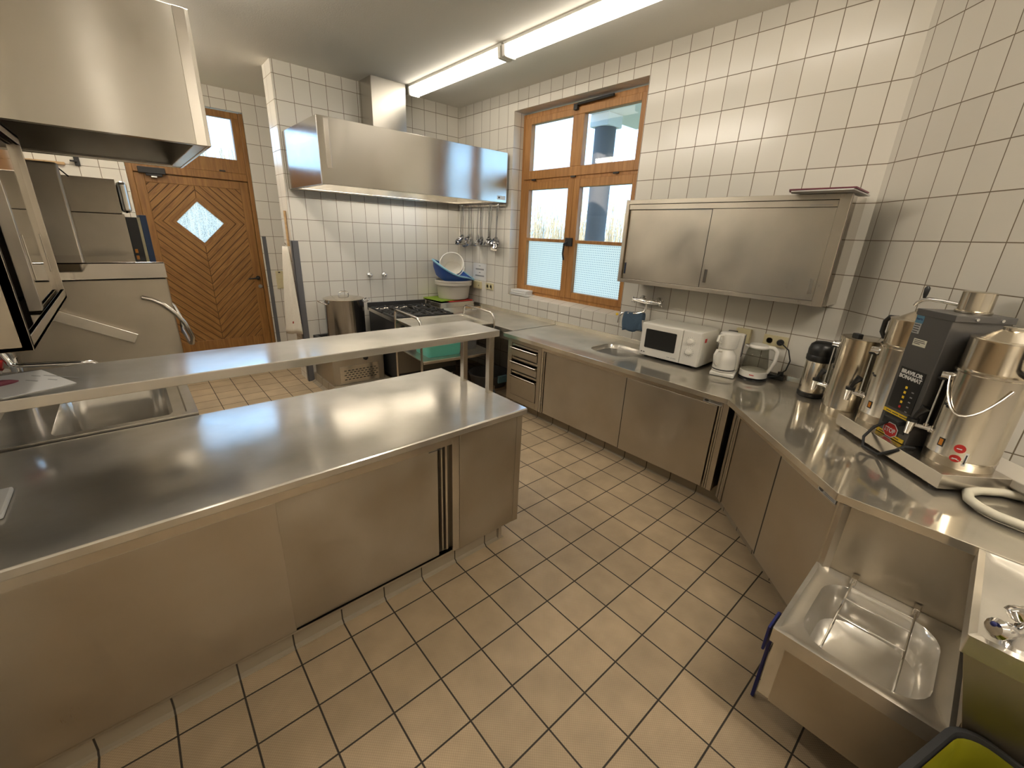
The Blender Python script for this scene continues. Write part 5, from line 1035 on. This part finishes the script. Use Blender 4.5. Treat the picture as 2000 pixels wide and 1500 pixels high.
hang = [('ladle', 3.57, .04), ('ladle', 3.50, 0), ('ladle', 3.44, -.01), ('ladle', 3.38, .05), ('ladle', 3.33, -.05), ('ladle', 3.27, .0), ('spoon', 3.19, -.02), ('ladle', 3.11, -.01), ('spoon', 3.04, .02), ('ladle', 2.99, -.04), ('skimmer', 2.93, .02), ('ladle', 2.88, -.05), ('spoon', 2.84, 0), ('turner', 2.79, -.03), ('skimmer', 2.755, .05)]
knd = {'ladle': 'steel ladle', 'spoon': 'steel serving spoon', 'skimmer': 'round steel skimmer', 'turner': 'slotted steel turner'}
for i, (k, y, dz) in enumerate(hang):
    pos = Vector((XW-.035-.022*(i % 3), y, 1.975)); lb_ = '%s hanging %s from the left on the rail under the hood' % (knd[k], ordn[i])
    rot = (random.uniform(-.03, .03), random.uniform(-.08, .08), -PI/2+random.uniform(-.4, .4))
    if k not in protos:
        u = protos[k] = utensil(k); u.location = pos; u['label'] = lb_; u.rotation_euler = rot
    else: u = dup(protos[k], pos, lb_, rot=rot)
    s_ = 1+dz+(.05 if i % 2 else -.05); u.scale = (1, 1, 1) if False else (s_, s_, s_)
# ------------------------------------------------------------------ small things on the walls
t = thing('notice', 'white paper notice with two printed lines on the wall above the sockets', 'notice', (XW-.0005, 3.197, 1.206), -PI/2, local=True)
MB().box(-.134, .134, -.0015, 0, -.104, .104).build('sheet', 'paper', t)
bars(t, T(0, -.0016, 0), [(-.02, .02, .072, .008), (-.085, .085, .030, .018), (-.015, .015, -.010, .012), (-.092, .092, -.050, .018)], 'inkg')
t = plate('timer_switch', 'cream square timer switch box under the notice near the far corner', 'switch', 3.222, 1.04, .145, .088, 0, d=.03)
MB().box(-.055, .005, -.033, -.03, -.03, .03).build('rocker', 'cream', t, bevel=.002); MB().box(.04, .048, -.032, -.03, -.012, .006).build('mark', 'black', t)
t = plate('wall_socket', 'cream double wall socket right of the timer switch near the far corner', 'socket', 2.985, 1.047, .145, .078, 2)
for k, xx in enumerate((1.268, 1.447)):
    t = thing('valve_knob', '%s chrome valve rosette on the far tiles above the pot and range' % ('left' if k == 0 else 'right'), 'valve', (xx, YF-.0005, 1.156), 0, 'chrome valve rosettes on the far wall', local=True)
    m = MB(); m.lathe([(.033, 0), (.033, .006), (.026, .020), (.018, .028), (.018, .05), (.010, .056)], m=RX.copy(), n=24); m.build('rosette', 'chrome', t, smooth=True)
t = thing('light_switch', 'cream double wall switch beside the back door, partly behind the hanging towel', 'switch', (.655, YD-.0005, .975))
MB().box(.610, .705, YD-.014, YD-.0005, .864, 1.088).build('plate', 'cream', t, bevel=.002); MB().box(.625, .69, YD-.018, YD-.014, .99, 1.05).build('rocker', 'cream', t, bevel=.002); MB().box(.64, .665, YD-.018, YD-.014, 1.066, 1.078).build('mark', 'black', t); MB().box(.63, .685, YD-.018, YD-.014, .88, .94).build('rocker', 'cream', t, bevel=.002)
t = thing('napkin_stack', 'stack of white paper towels on the left end of the window sill', 'paper towels', (2.59, 2.47, .99), .05, local=True)
for k, (w, d, z0_, z1_, dx) in enumerate(((.13, .30, .012, .028, .01), (.115, .25, .028, .052, .0), (.115, .25, .052, .075, .004))): MB().box(-w/2+dx, w/2+dx, -d/2, d/2, z0_, z1_).build('sheet_pack', 'paper', t, bevel=.004)
m = MB(); m.lathe([(.011, 0), (.012, .012), (.006, .016)], m=T(XW-.001, 1.063, 1.012) @ Matrix.Rotation(-PI/2, 4, 'Y'), n=14); tag(m.build('yellow_plug', 'yellow', smooth=True), 'small yellow wall plug at the lower right corner of the window', 'plug')
# towel, stick on the partition end
t = thing('tea_towel', 'white tea towel with a red stripe hanging at the end of the far wall', 'towel', (.45, 3.80, .55))
m = MB(); nu, nv = 12, 16
def tw(i, j):
    a, b_ = i/nu, j/nv; z = 1.455-.90*b_-.045*(1-a)*b_; w0 = .012+.03*b_**.7; xx = .440-.02*b_+(a-.5)*2*w0
    return (min(xx, .462), 3.79-.24*(a-.5)*(.45+.75*b_)+.020*math.sin(a*9+b_*2)*(.3+b_), z)
m.loft([[tw(i, j) for j in range(nv+1)] for i in range(nu+1)], False, False, closed=False); m.build('cloth', 'cloth_w', t, smooth=True, solid=.006)
m = MB(); rows = []
for j_ in (13.6, 14.0): rows.append([tuple(Vector(tw(i, j_))+Vector((0, -.0045, 0))) for i in range(nu+1)])
m.loft(rows, False, False, closed=False); m.build('red_stripe', 'cloth_r', t)
m = MB(); m.tube([(.476, 3.79, 1.47), (.45, 3.785, 1.475), (.44, 3.785, 1.49)], .005, 8); m.build('hook', 'chrome', t)
m = MB(); m.tube([(.462, 3.74, 1.46), (.464, 3.74, 1.80)], .012, 10); tag(m.build('wooden_stick', 'wood_pale', smooth=True), 'pale wooden stick on the partition end above the tea towel', 'stick')
# under the corner worktop
t = thing('floor_bucket', 'low dark round tub with a blue cloth on its edge under the corner worktop', 'tub', (2.12, 2.45, 0), 0, local=True)
m = MB(); m.lathe([(.19, 0), (.20, .004), (.235, .14), (.245, .142), (.245, .152), (.232, .152), (.19, .01)], n=40); m.build('body', 'grey_pl', t, smooth=True)
MB().box(-.06, .06, -.252, -.225, .08, .165).build('blue_cloth', 'lblue', t, bevel=.006)
